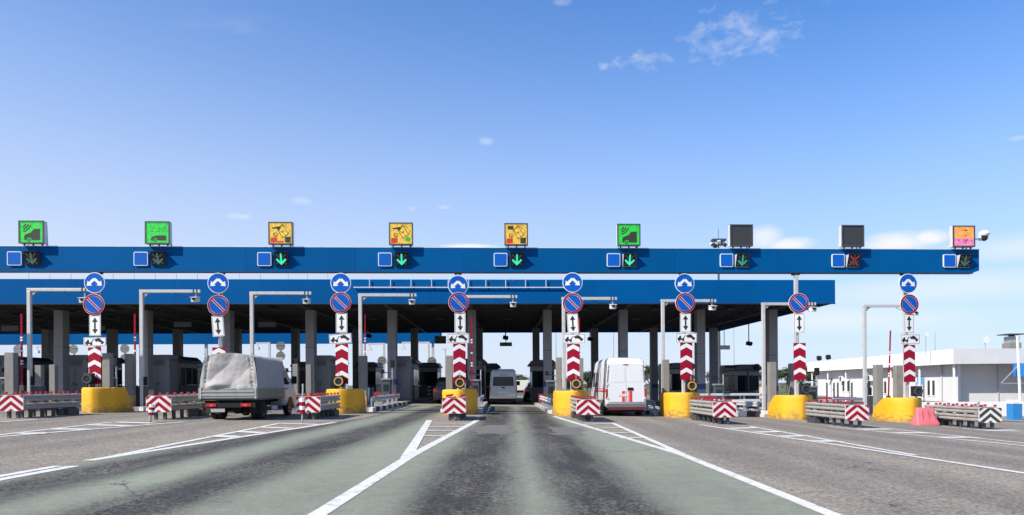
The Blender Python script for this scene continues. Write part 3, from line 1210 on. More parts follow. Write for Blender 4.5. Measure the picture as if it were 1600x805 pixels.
n = 14
w = (CS1 - CS0) / n
for i in range(n):
    cbox('fascia_panel', M_BLUE_CANOPY, CS0 + i * w + .004, CS0 + (i + 1) * w - .004, 0.0, 0.06, CZ0, CZ1)
for i in range(5):
    d = (DEP - 0.2) / 5
    cbox('side_panel', M_BLUE_CANOPY, CS1 - 0.06, CS1, 0.065 + i * d, 0.06 + (i + 1) * d - .005, CZ0, CZ1)
cbox('rear_fascia', M_BLUE_CANOPY, CS0, CS1, DEP - 0.06, DEP, CZ0, CZ1)
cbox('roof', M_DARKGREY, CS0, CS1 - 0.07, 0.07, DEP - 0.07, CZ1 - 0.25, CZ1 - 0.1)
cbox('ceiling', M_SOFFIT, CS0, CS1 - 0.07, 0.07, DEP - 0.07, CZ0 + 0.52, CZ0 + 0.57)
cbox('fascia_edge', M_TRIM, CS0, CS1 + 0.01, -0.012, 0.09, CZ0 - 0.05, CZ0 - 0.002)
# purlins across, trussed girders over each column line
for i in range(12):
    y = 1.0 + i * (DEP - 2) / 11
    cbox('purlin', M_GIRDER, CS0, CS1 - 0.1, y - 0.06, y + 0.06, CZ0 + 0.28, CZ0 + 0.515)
COL_S = [s_at(p, 50.2, 540) for p in (91 - 520, 91 - 390, 91 - 260, 91 - 130, 91, 224, 353, 484, 612, 737, 856, 975, 1096, 1211)]
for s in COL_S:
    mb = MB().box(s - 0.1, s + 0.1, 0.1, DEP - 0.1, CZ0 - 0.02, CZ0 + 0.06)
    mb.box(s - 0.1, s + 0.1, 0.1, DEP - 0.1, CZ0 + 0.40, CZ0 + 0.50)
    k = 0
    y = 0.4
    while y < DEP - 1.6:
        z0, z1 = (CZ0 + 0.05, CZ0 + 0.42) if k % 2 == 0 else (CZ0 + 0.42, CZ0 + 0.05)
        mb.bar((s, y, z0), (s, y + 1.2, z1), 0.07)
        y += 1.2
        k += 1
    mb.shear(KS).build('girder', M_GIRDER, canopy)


def column(px, t, wd=0.58, dp=0.8, painted=True):
    s = s_at(px, t, 560)
    y = t - TC0
    x = s
    gz = ground_z(*lane_pt(s, t)[:2])
    c = cbox('column', M_COLUMN, x - wd / 2, x + wd / 2, y, y + dp, gz + 1.65, CZ0 - 0.025, bevel=0.03)
    zz = gz + 3.75
    jt = cbox('joint_band', M_GIRDER, x - wd / 2 - .004, x + wd / 2 + .004, y - .004, y + dp + .004, zz, zz + 0.025, c)
    if px > 600:
        cbox('foot_paint', mat('blue_foot_paint', (0.015, 0.05, 0.17), 0.5), x - wd / 2 - .01, x + wd / 2 + .01, y - .01, y + dp + .01, gz + 1.28, gz + 1.65, c)
    else:
        cbox('foot_collar', M_COLUMN, x - wd / 2, x + wd / 2, y, y + dp, gz + 1.28, gz + 1.65, c)
    cbox('foot', M_COLUMN, x - wd / 2, x + wd / 2, y, y + dp, gz, gz + 1.28, c)


for px in (-39, 91, 224, 353, 484, 612, 737, 856, 975, 1096):
    column(px, 50.2)
column(1209, 50.2, 0.62, 1.0)
for px in (-30, 70, 172, 275, 368, 460, 556, 647, 749, 838, 930, 1023, 1117):
    column(px, 66.8, 0.62, 0.8)
# white sign frame hanging on the fascia in the middle
sa, sb = s_at(552, TC0 - 0.15, 450), s_at(884, TC0 - 0.15, 450)
zt, zb = z_at(716, 436, TC0), z_at(716, 449.5, TC0)
fr = MB().box(sa, sb, -0.14, -0.08, zb - 0.028, zb + 0.028)
pxs = [577, 610, 642, 674, 700, 732, 759, 790, 821, 853, 882]
for p in pxs:
    s = s_at(p, TC0 - .15, 443)
    fr.box(s - 0.02, s + 0.02, -0.13, -0.09, zb + 0.03, CZ1 + 0.02)
fr.build('sign_frame', M_CAP, canopy)
# short rods standing on the roof edge
for p in list(range(44, 420, 33)) + [450, 480, 512]:
    s = s_at(p, TC0 + 0.5, 432)
    MB().cyl((s, 0.6, CZ1 - 0.1), (s, 0.6, CZ1 + 0.42), 0.018, n=6).build('roof_rod', M_STEEL_P, canopy)

# far gantry of the opposite carriageway behind the canopy on the left
TR = 88.0
za, zb_ = z_at(300, 539, TR), z_at(300, 524, TR)
pr = lane_pt(0, TR)
rg = thing('rear_gantry', 'far blue gantry beam seen under the canopy on the left', 'gantry', (pr.x, pr.y, 0), AF)
s0, s1 = s_at(-60, TR, 530), s_at(690, TR, 530)
n = 8
for i in range(n):
    w = (s1 - s0) / n
    MB().box(s0 + i * w + .005, s0 + (i + 1) * w - .005, 0, 0.9, za + .12, zb_ + 0.55).build('cladding_panel', M_BLUE, rg)
for p in (100, 320, 540, 676):
    s = s_at(p, TR)
    MB().box(s - 0.15, s + 0.15, 0.3, 0.6, -0.8, za + .118).build('column', M_STEEL_P, rg)


# ------------------------------------------------------------------ islands
M_KERB_W = mat('white_kerb_paint', (0.66, 0.65, 0.62), 0.8, 0, 0.15, 8, 0.3, 30, streak=0.3)
M_KERB_B = mat('black_kerb_paint', (0.035, 0.035, 0.036), 0.8, 0, 0.2, 8, 0.3, 30)
M_SLAB = mat('island_concrete', (0.25, 0.24, 0.225), 0.9, 0, 0.18, 2, 0.3, 25)
PLACE = ['cut off by the left edge', 'behind the canvas truck on the left', 'between the canvas truck and the middle', 'left of the silver minibus', 'right of the silver minibus',
         'right of the white van', 'second from right', 'rightmost']
SEAT = ['left of the canvas truck', 'behind the canvas truck', 'right of the canvas truck', 'just left of the silver minibus', 'just left of the white van',
        'just right of the white van', 'second from the right', 'rightmost of all']
kerb_mesh = {}
for i, s in enumerate(ALL_S):
    lp = lane_pt(s, 33.4)
    T0, T1 = 2.1, 34.0
    isl = bpy.data.objects.new('traffic_island', None)
    COL.objects.link(isl)
    isl.location = (lp.x, lp.y, lp.z)
    isl.rotation_euler = (0, 0, LANE_RZ)
    isl['kind'] = 'structure'
    MB().box(-0.80, 0.80, T0, T1, -0.3, 0.17).build('slab', M_SLAB, isl)
    for side in (-1, 1):
        for j in range(14):
            key = j % 2
            if key not in kerb_mesh:
                kerb_mesh[key] = MB().box(-0.1, 0.1, 0.0, 0.98, -0.3, 0.19).mesh('kerb_stone', (M_KERB_W, M_KERB_B)[key])
            ko = bpy.data.objects.new('kerb_stone', kerb_mesh[key])
            COL.objects.link(ko)
            ko.parent = isl
            ko.location = (side * 0.905, T0 + j * 1.0, 0)
        MB().box(side * 0.905 - 0.1, side * 0.905 + 0.1, T0 + 14.0, T1, -0.3, 0.19).build('kerb_run', M_SLAB, isl)

# ------------------------------------------------------------------ yellow crash blocks
BLOCKS = [  # island index in ISL_PX, apex px, base y, top y, far slope, round
    (0, 149, 648, 605.5, 0.55, 0), (1, 340, 650, 607.5, 0.45, 0), (2, 535, 650, 608, 0.45, 0), (3, 720, 648.8, 609, 0.1, 0),
    (4, 894, 651.5, 611, 0.1, 0), (5, 1075, 653.5, 614, 0.1, 0), (6, 1250, 657.5, 618, 0.6, 1), (7, 1424, 661.5, 622, 0.75, 1)]
BL_LAB = ['yellow concrete nose block left of the canvas truck', 'yellow nose block almost hidden behind the canvas truck', 'yellow concrete nose block right of the canvas truck',
          'yellow concrete nose block behind the middle chevron barrier', 'yellow concrete nose block left of the white van', 'yellow concrete nose block right of the white van',
          'yellow nose block with rounded far end, left of the two on the right', 'rightmost yellow nose block beside the pink plastic barrier']
TB = 32.9
for (k, px, yb, yt, slope, rnd) in BLOCKS:
    s = ISL_S[k]
    lp = lane_pt(s, TB)
    zt = z_at(px, yt, TB) - lp.z
    rings = []
    lev = [0.0, 0.05, 0.25, 0.5, 0.75, 0.9, 0.97, 1.0]
    for li, u in enumerate(lev):
        z = zt * u - (0.02 if u == 0 else 0)
        ins = {0.97: 0.012, 1.0: 0.05}.get(u, 0.0)
        w = 0.79 - ins
        far = 2.35 - (slope * (u ** (2.6 if rnd else 1.0)) * 1.5)
        pts = []
        # nose: rounded apex
        nose = 1.05
        for q in range(13):
            a = -PI / 2 + PI * q / 12
            ex = 1.5
            x = math.copysign(abs(math.sin(a)) ** ex, math.sin(a)) * w
            y = nose - math.cos(a) ** 0.75 * nose if math.cos(a) > 1e-6 else nose
            pts.append((x, y + ins, z))
        pts.append((w, far - ins - .12, z))
        pts.append((w - 0.12, far - ins, z))
        pts.append((-w + 0.12, far - ins, z))
        pts.append((-w, far - ins - .12, z))
        rings.append(pts)
    t = MB().loft(rings)
    o = t.build('crash_block', M_YELLOW, smooth=True)
    o.location = (lp.x, lp.y, lp.z)
    o.rotation_euler = (0, 0, LANE_RZ)
    tag(o, BL_LAB[k], 'crash block', 'yellow crash blocks')


# ------------------------------------------------------------------ sign poles
def tow_icon(mb, cx, cz, w, y0, y1):
    k = w
    truck = [(-.47, -.11), (-.47, .0), (-.41, .01), (-.37, .10), (-.29, .10), (-.28, -.03), (-.20, -.03), (-.06, .14), (-.035, .12), (-.15, -.03), (-.12, -.04), (-.12, -.11)]
    car = [(-.02, .08), (.00, .13), (.08, .14), (.16, .19), (.28, .15), (.34, .07), (.45, .0), (.46, -.07), (.40, -.07), (.12, .03)]
    for poly in (truck, car):
        mb.prism([(cx + x * k, cz + z * k) for x, z in poly], 'y', y0, y1)
    for x, z in ((-.39, -.12), (-.18, -.12), (.08, .05), (.36, -.07)):
        mb.disc(cx + x * k, cz + z * k, .052 * k, y0 - .002, y1, 12)


def sign_pole(k, c1, c2, ap, tp, ch, lamp, tilt_ap=0.0, tilt_tp=0.0, dx=(0, 0, 0, 0, 0)):
    px = ISL_PX[k]
    s = ISL_S[k]
    lp = lane_pt(s, TS)
    extra = {0: 'leftmost', 1: 'standing behind the canvas truck', 2: 'right of the canvas truck', 3: 'left of the silver minibus', 4: 'left of the white van', 5: 'right of the white van',
             6: 'without a round arrow sign', 7: 'rightmost'}[k]
    lab = 'stack of traffic signs over red chevron board, ' + extra
    t = thing('sign_pole', lab, 'sign pole', (lp.x, lp.y, lp.z), AF + R((-3, 2.5, -1, 3, -4, 1.5, -2, 4)[k]), 'sign stacks on the yellow blocks')

    def zz(y):
        return z_at(px, y, TS) - lp.z

    def xx(d):
        return d * (lp.y) / FPX
    ztop = zz(c1 + 10) if c1 else zz(c2 - 14)
    MB().cyl((0, 0.07, 0), (0, 0.07, ztop), 0.045, n=10).build('post', M_STEEL, t, smooth=True)
    back = []
    if c1:
        z, x, r = zz(c1), xx(dx[0]), 0.455
        d = MB().disc(x, z, r, -0.02, 0.012, 40).build('direction_sign', M_WHITE, t)
        MB().disc(x, z, r - .03, -0.028, -0.0202, 40).build('blue_face', M_SIGNBLUE, d)
        for sg in (-1, 1):
            p = arrow_poly((sg * .005, .17), (sg * .33, -.14), .115, .29, .18)
            MB().prism([(x + a, z + b) for a, b in p], 'y', -0.034 - (.001 if sg > 0 else 0), -0.0282).build('white_arrow', M_WHITE, d)
        back.append((x, z))
    z, x, r = zz(c2), xx(dx[1]), 0.465
    d = MB().disc(x, z, r, -0.06, -0.03, 40).build('no_parking_sign', M_WHITE, t)
    MB().ring(x, z, r - .085, r - .014, -0.068, -0.0602, 40).build('red_ring', M_REDSIGN, d)
    MB().disc(x, z, r - .10, -0.068, -0.0602, 40).build('blue_face', M_SIGNBLUE, d)
    an = R(-45)
    ux, uz = math.cos(an), math.sin(an)
    for wdt, yy, m_ in ((.105, -0.0715, M_WHITE), (.072, -0.0745, M_REDSIGN)):
        h = r - .09
        q = [(x + ux * a - uz * b, z + uz * a + ux * b) for a, b in ((-h, -wdt / 2), (h, -wdt / 2), (h, wdt / 2), (-h, wdt / 2))]
        MB().prism(q, 'y', yy, yy + .003).build('slash' if m_ is M_REDSIGN else 'slash_edge', m_, d)
    back.append((x, z))

    def plate(name, x, z, w, h, tilt, y0, icon_fn):
        c, s_ = math.cos(tilt), math.sin(tilt)

        def tr(poly):
            return [(x + a * c - b * s_, z + a * s_ + b * c) for a, b in poly]

        def rect(w2, h2):
            return [(-w2 / 2, -h2 / 2), (w2 / 2, -h2 / 2), (w2 / 2, h2 / 2), (-w2 / 2, h2 / 2)]
        pl = MB().prism(tr(rect(w, h)), 'y', y0, y0 + .02).build(name, M_WHITE, t)
        bd = MB()
        for a, b2 in (((-w / 2 + .02, -h / 2 + .02), (w / 2 - .02, -h / 2 + .032)), ((-w / 2 + .02, h / 2 - .032), (w / 2 - .02, h / 2 - .02)),
                      ((-w / 2 + .02, -h / 2 + .033), (-w / 2 + .032, h / 2 - .033)), ((w / 2 - .032, -h / 2 + .033), (w / 2 - .02, h / 2 - .033))):
            bd.prism(tr([(a[0], a[1]), (b2[0], a[1]), (b2[0], b2[1]), (a[0], b2[1])]), 'y', y0 - .004, y0 - .0003)
        bd.build('black_border', M_BLACKINK, pl)
        ic = MB()
        icon_fn(ic, y0 - .005, y0 - .0004)
        ic.v = [(x + a * c - b * s_, q, z + a * s_ + b * c) for a, q, b in ic.v]
        ic.build('symbol', M_BLACKINK, pl)
        back.append((x, z))
    z0, z1 = zz(ap[1]), zz(ap[0])

    def updown(ic, a, b):
        h = (z1 - z0) / 2 - .09
        ic.box(-.035, .035, a, b, -h + .16, h - .16)
        for sg in (-1, 1):
            ic.prism([(0, sg * h), (.125, sg * (h - .2)), (-.125, sg * (h - .2))], 'y', a - .0005, b)
    plate('arrow_plate', xx(dx[2]), (z0 + z1) / 2, 0.50, z1 - z0, tilt_ap, -0.03, updown)
    if tp:
        z2, z3 = zz(tp[1]), zz(tp[0])
        plate('tow_plate', xx(dx[3]), (z2 + z3) / 2, 0.98, z3 - z2, tilt_tp, -0.055, lambda ic, a, b: tow_icon(ic, 0, 0, .88, a, b))
    z4, z5 = zz(ch[1]), zz(ch[0])
    w = 0.56
    x = xx(dx[4])
    hh = z5 - z4
    bd = MB().box(x - w / 2, x + w / 2, -0.03, 0.0, z4, z5).build('chevron_board', M_REDSIGN, t)
    per = hh / 3.05
    bands = [(z5 - .02 - per * q - .19, z5 - .02 - per * q) for q in range(3)]
    for q, (lo, hi) in enumerate(bands):
        for poly in chevron_polys(w, z4, z5, 0.55, [(lo, hi)]):
            MB().prism([(x + a, b) for a, b in poly], 'y', -0.036, -0.0302).build('white_chevron', M_WHITE, bd)
    br = MB()
    for (bx, bz) in back + [(x, z4 + hh * .25), (x, z4 + hh * .75)]:
        br.box(-0.09 + bx * .5, 0.09 + bx * .5, 0.013, 0.16, bz - .03, bz + .03)
    br.build('clamp', M_STEEL, t)
    if lamp:
        lx, ly, ring = lamp
        zl, xl = zz(ly), xx(lx - px)
        hs = MB().box(xl - .22, xl + .22, -0.34, -0.10, zl - .24, zl + .24).build('signal_head', M_BLACK, t, bevel=.03)
        MB().ring(xl, zl, .15, .205, -0.40, -0.341, 24).build('lamp_ring', mat('amber_ring', (0.52, 0.27, 0.05), 0.5) if ring else M_DARKGREY, hs)
        MB().disc(xl, zl, .149, -0.365, -0.342, 20).build('lens', M_GLASS, hs)
        MB().cyl((xl, -0.2, 0.6), (xl, -0.2, zl - .24), .035, n=8).build('signal_post', M_STEEL, t)
        MB().bar((xl, -0.2, zl + .24), (xl, -0.2, zl + .44), .03).build('antenna', M_STEEL, t)


sign_pole(0, 442, 476, (493, 525), (527.5, 541), (543, 600), (143, 592, 0), dx=(-.5, -1, 0, 0, -1))
sign_pole(1, 442.5, 477.5, (493.5, 526), None, (543, 602), None, R(4), 0, (-.5, 0, -1, 0, 0))
sign_pole(2, 442.5, 473, (489.5, 520), (522, 537), (538, 600), (531, 596, 1), 0, R(4), (0, 0, 1, -1, 1))
sign_pole(3, 446, 473, (489, 520), (521.5, 536.5), (537, 599), (717.5, 598, 1), 0, 0, (0, 1, 3, 0, 1.5))
sign_pole(4, 441.5, 474, (490, 521), (522, 537), (537.5, 596), (899, 600, 1), R(3), 0, (0, 0, 0, 2, .5))
sign_pole(5, 443, 473.5, (489.5, 519.5), (520.5, 535.5), (535.5, 594), (1077, 603, 1), 0, 0, (0, .5, 1, 2, 2))
sign_pole(6, None, 474, (490, 520), None, (536, 594), (1254, 608, 0), 0, 0, (0, 0, 1, 0, 1.5))
sign_pole(7, 443, 475.5, (490.5, 520.5), (522.5, 538), (539, 597), (1427, 611.5, 0), 0, 0, (0, 1, 1, 2, 1.5))


# ------------------------------------------------------------------ chevron ended crash barriers
def w_rail(mb, x, y0, y1, zc, side):
    """one W-profile beam along y"""
    prof = [(0, .13), (.03, .115), (.075, .09), (.075, .05), (.02, .02), (.02, -.02), (.075, -.05), (.075, -.09), (.03, -.115), (0, -.13)]
    inn = [(a - .012, b) for a, b in prof][::-1]
    poly = [(x + side * a, zc + b) for a, b in prof + inn]
    mb.prism(poly, 'y', y0, y1)


M_RAIL = mat('weathered_rail_steel', (0.40, 0.385, 0.36), 0.5, 0.35, 0.2, 4, streak=0.4, dirt=(0.16, 0.13, 0.10))
BAR = [(18, 654, -1), (248.5, 656, 0), (482, 656, 1), (709.5, 657.5, 2), (919, 659.5, 3), (1132, 663.5, 4), (1339, 668.5, 5), (1547, 671.5, 6)]
BAR_LAB = ['crash barrier with red chevron end at the left edge', 'crash barrier with red chevron end left of the canvas truck', 'crash barrier with red chevron end right of the canvas truck',
           'short crash barrier with red chevron end in front of the middle yellow block', 'crash barrier with red chevron end just left of the white van', 'crash barrier with red chevron end right of the white van',
           'crash barrier with red chevron end between the two right yellow blocks', 'crash barrier with black and white chevron end at the right']
M_OLDBLACK = mat('black_board_film', (0.03, 0.03, 0.032), 0.6, 0, 0.2, 8)
for i, (px, yb, k) in enumerate(BAR):
    g = G(px, yb)
    t = thing('crash_barrier', BAR_LAB[i], 'barrier', g, LANE_RZ, 'chevron ended crash barriers')
    # length up to the block of its island
    ln = 3.9 if i != 3 else 3.4
    wob = 0.0
    w, z0, z1 = 0.90, 0.27, 0.86
    red = M_REDSIGN if i < 7 else M_OLDBLACK
    bd = MB().prism([(-w / 2 + .06, z0), (w / 2 - .06, z0), (w / 2, z0 + .06), (w / 2, z1 - .06), (w / 2 - .06, z1), (-w / 2 + .06, z1), (-w / 2, z1 - .06), (-w / 2, z0 + .06)], 'y', -0.03, 0.0).build('end_board', M_WHITE_D, t)
    for lo in (z0 - .05, z0 + .235, z0 + .52, z0 + .805):
        for poly in chevron_polys(w - .03, z0 + .01, z1 - .01, 0.82, [(lo, lo + .145)]):
            MB().prism(poly, 'y', -0.036, -0.0302).build('stripe', red, bd)
    for side in (-1, 1):
        for zc in (0.43, 0.745):
            mb = MB()
            w_rail(mb, side * 0.27, 0.02, ln, zc, side)
            mb.build('guard_rail', M_RAIL, t)
    for j in range(6):
        y = 0.12 + j * (ln - 0.35) / 5
        for side in (-1, 1):
            MB().box(side * 0.16 - .05, side * 0.16 + .05, y - .05, y + .05, -0.05, 0.86).build('post', M_DARKGREY, t)
    for j in range(7):
        y = 0.1 + j * (ln - .3) / 6
        MB().box(side * .27 - .04, side * .27 + .04, y - .04, y + .04, 0.892, 0.97).build('reflector', M_RED, t)
        MB().box(-.31, -.23, y - .04, y + .04, 0.892, 0.97).build('reflector', M_RED, t)
    MB().box(-0.3, 0.3, ln - 0.9, ln - 0.1, -0.05, 0.25).build('anchor_block', M_DARKGREY, t)

# leaning striped posts by the barriers
for px, yb, yt, lean, lab, white in ((234, 660, 632, 0.15, 'leaning red and white striped post at the left chevron barrier', 0), (472, 661, 600, 0.03, 'tall thin post with red striped sleeve right of the canvas truck', 1),
                                     (1533, 668, 628, -0.10, 'bent grey post behind the black and white chevron board', 2)):
    g = G(px, yb)
    h = (yb - yt) * g.y / FPX
    t = thing('delineator_post', lab, 'post', g, 0)
    tip = Vector((lean * h, 0, h))
    MB().cyl((0, 0, -.02), tip, .045 if white != 1 else .03, n=8).build('stem', M_STEEL, t)
    if white != 2:
        for q in range(4):
            a = (0.42, 0.24)[white] + q * (0.14, 0.10)[white]
            b = a + (0.135, 0.095)[white]
            if a < 0.97:
                MB().cyl(tip * a, tip * min(1, b), .095, n=10).build('sleeve', M_REDSIGN if q % 2 == 0 else M_WHITE, t)

# ------------------------------------------------------------------ protective pillars on the islands
PIL = [(17, 551, 14), (61.5, 571, 9.5), (83.5, 570, 9), (168, 552, 12), (203, 553, 12), (462, 569, 8), (483, 570, 8), (567, 556, 12.5), (702, 556, 10), (873, 558.5, 9), (908, 560, 6),
       (1040, 562, 9.5), (1206, 566, 11), (1238, 568, 9), (1372, 570, 11), (1403.5, 571, 11)]
PIL_LAB = ['at the left picture edge', 'second from the left edge', 'third from the left edge', 'close behind the leftmost chevron board', 'at the right end of the leftmost yellow block',
           'left one right of the truck cab', 'right one right of the truck cab', 'behind the yellow block right of the truck', 'beside the middle chevron board', 'left of the chevron board by the white van',
           'between chevron board and white van', 'just right of the white van', 'left of the second yellow block from right', 'right behind the chevron board second from right',
           'left of the rightmost yellow block', 'behind the rightmost chevron board']
for (px, yt, wp), lab in zip(PIL, PIL_LAB):
    a, b = ray(px, yt)
    y = 36.0
    for _ in range(12):
        y = (2.72 + ground_z(a * y, y) - CAMZ) / b
    y = max(33.8, min(42.5, y))
    w = wp * y / FPX
    g = Vector((a * y, y, ground_z(a * y, y)))
    t = thing('bollard_pillar', 'tall grey square pillar, ' + lab, 'pillar', g, LANE_RZ, 'grey protective pillars')
    h = CAMZ + b * y - g.z
    MB().box(-w / 2, w / 2, -.15, .2, 0.75, h).build('shaft', M_CONC, t, bevel=.02)
    MB().box(-w / 2 - .003, w / 2 + .003, -.153, .203, -.05, 0.748).build('yellow_base', mat('worn_yellow_base', (0.36, 0.27, 0.10), 0.8, 0, 0.25, 5, streak=0.5, dirt=(0.2, 0.19, 0.17)), t, bevel=.02)

# ------------------------------------------------------------------ camera poles with arms
ARM = [(46.5, 450.5, 138, 470, 36.0), (222, 453, 312, 469, 36.6), (394, 456, 486, 472, 37.0), (563.5, 459, 651, 473, 37.3), (724, 461.5, 809, 477, 37.6), (881, 464.5, 965, 480, 37.9), (1036, 468, 1120.5, 482, 38.3),
       (1193, 473, 1277, 484, 38.8), (1351, 476, 1436, 490, 39.3)]
ARM_LAB = ['leftmost', 'second from left', 'left above the truck', 'fourth from left', 'partly behind the middle sign stack', 'left above the white van', 'right above the white van', 'second from right', 'rightmost']
M_CAMBODY = mat('camera_white', (0.66, 0.66, 0.64), 0.45, 0, 0.05)
for (px, yt, pe, yc, t_), lab in zip(ARM, ARM_LAB):
    s = s_at(px, t_, 550)
    g = lane_pt(s, t_)
    ztop = z_at(px, yt, t_) - g.z
    ln = (pe - px) * g.y / FPX
    t = thing('camera_pole', 'pale grey camera pole with long arm, ' + lab, 'camera pole', g, AF, 'camera poles with arms')
    MB().box(-.085, .085, -.085, .085, -.05, ztop - .15).build('post', M_POLE, t, bevel=.02)
    MB().box(-.22, .22, -.22, .22, -.05, .06).build('base_plate', M_STEEL, t)
    MB().box(.10, .62, -.12, .22, .17, 1.15).build('control_box', M_DARKGREY, t, bevel=.03)
    MB().box(.12, .30, -.16, -.121, 1.2, 1.62).build('control_screen', M_BLACK, t)
    MB().box(.087, .12, -.1, .1, 1.16, 1.6).build('screen_bracket', M_STEEL, t)
    MB().box(-.10, ln, -.07, .07, ztop - .148, ztop).build('arm', M_POLE, t, bevel=.015)
    MB().prism([(.087, ztop - .15), (.35, ztop - .15), (.087, ztop - .40)], 'y', -.02, .02).build('gusset', M_POLE, t)
    zc = z_at(pe - 6, yc, t_) - g.z
    cx = ln - .22
    st = MB()
    for q in (-.1, .06):
        st.box(cx + q - .025, cx + q + .025, -.085, .085, ztop - .165, ztop + .015)
    st.build('strap', M_DARKGREY, t)
    MB().cyl((cx, 0, zc + .08), (cx, 0, ztop - .15), .035, n=8).build('drop_rod', M_STEEL, t)
    cm = MB().obox((cx - .0, -.05, zc), (.28, .46, .20), Matrix.Rotation(R(8), 3, 'X')).build('camera', M_CAMBODY, t, bevel=.02)
    MB().obox((cx - .0, -.10, zc + .13), (.33, .54, .025), Matrix.Rotation(R(8), 3, 'X')).build('sun_shield', M_WHITE, cm)
    MB().cyl((cx, -.31, zc + .02), (cx, -.27, zc + .02), .07, n=12).build('lens', M_GLASS, cm)
    cab = MB()
    pts = [(cx - .1 - .9 * q / 6, .0, ztop - .15 - .5 * (1 - abs(q / 3 - 1) ** 2) * .35) for q in range(7)]
    for a, b in zip(pts[:-1], pts[1:]):
        cab.cyl(a, b, .012, n=5)
    cab.build('cable', M_BLACK, t)

# ------------------------------------------------------------------ raised boom barriers
M_CABRED = mat('barrier_cabinet_dark', (0.06, 0.06, 0.065), 0.5)
M_CABBLUE = mat('barrier_cabinet_blue', (0.02, 0.19, 0.47), 0.45, 0, 0.08, 4)
BOOM = [(38, 491, 596, 36.5, 0.0, 0), (214, 491, 600, 37.0, .0, 0), (393, 497, 560, 37.5, .03, 0), (571, 492, 612, 37.0, 0.005, 1), (737, 495, 560, 41.0, 0, 0), (904.5, 497, 565, 41.0, .0, 0),
        (1066, 500, 560, 40.0, 0, 0), (1384.5, 517, 612, 40.0, .03, 2)]
BOOM_LAB = ['at the left edge', 'left of the canvas truck', 'above the canvas truck', 'with white and blue cabinet', 'in front of the column right of the middle signs', 'behind the sign stack left of the white van',
            'behind the sign stack right of the white van', 'in front of the white building']
for (px, yt, yb, t_, lean, ck_), lab in zip(BOOM, BOOM_LAB):
    s = s_at(px, t_, 560)
    g = lane_pt(s, t_)
    t = thing('boom_barrier', 'raised red and white barrier arm ' + lab, 'boom barrier', g, AF, 'raised boom barriers')
    zt = z_at(px, yt, t_) - g.z
    cm = (M_CABRED, M_WHITE, M_WHITE)[ck_]
    MB().box(-.17, .17, -.15, .2, 0.45, 1.15).build('cabinet', cm, t, bevel=.02)
    MB().box(-.18, .18, -.16, .21, -.05, 0.448).build('cabinet_base', M_CABBLUE if ck_ == 1 else cm, t, bevel=.02)
    MB().box(-.10, .10, -.25, -.16, .95, 1.2).build('clamp', M_DARKGREY, t)
    b0, b1 = Vector((0, -.2, 1.0)), Vector((lean * zt, -.2, zt))
    arm = MB().bar(b0, b1, .075, .05).build('arm', M_REDSIGN, t)
    for q in (0.64, 0.675, 0.50, 0.33, 0.365):
        c = b0 + (b1 - b0) * q
        MB().bar(c, c + (b1 - b0).normalized() * .075, .10, .065).build('white_band', M_WHITE, arm)
# far right one: white arm on a blue cabinet
a, b = ray(1587, 655)
g = G(1586, 656)
t = thing('boom_barrier', 'raised white barrier arm on a blue cabinet at the right edge', 'boom barrier', g, AF, 'raised boom barriers')
k = g.y / FPX
MB().box(-8 * k, 8 * k, -.2, .3, -.05, 25 * k).build('cabinet', M_CABBLUE, t, bevel=.02)
MB().box(-8.5 * k, 2 * k, -.21, .31, 25 * k + .002, 31 * k).build('cabinet_top', M_WHITE, t, bevel=.02)
arm = MB().bar((3 * k, -.26, 28 * k), (-1 * k, -.26, 131 * k), .12, .07).build('arm', M_WHITE, t)

# ------------------------------------------------------------------ toll booths
M_BGLASS = mat('booth_glass', (0.008, 0.010, 0.013), 0.15, 0, 0.1, spec=0.12)


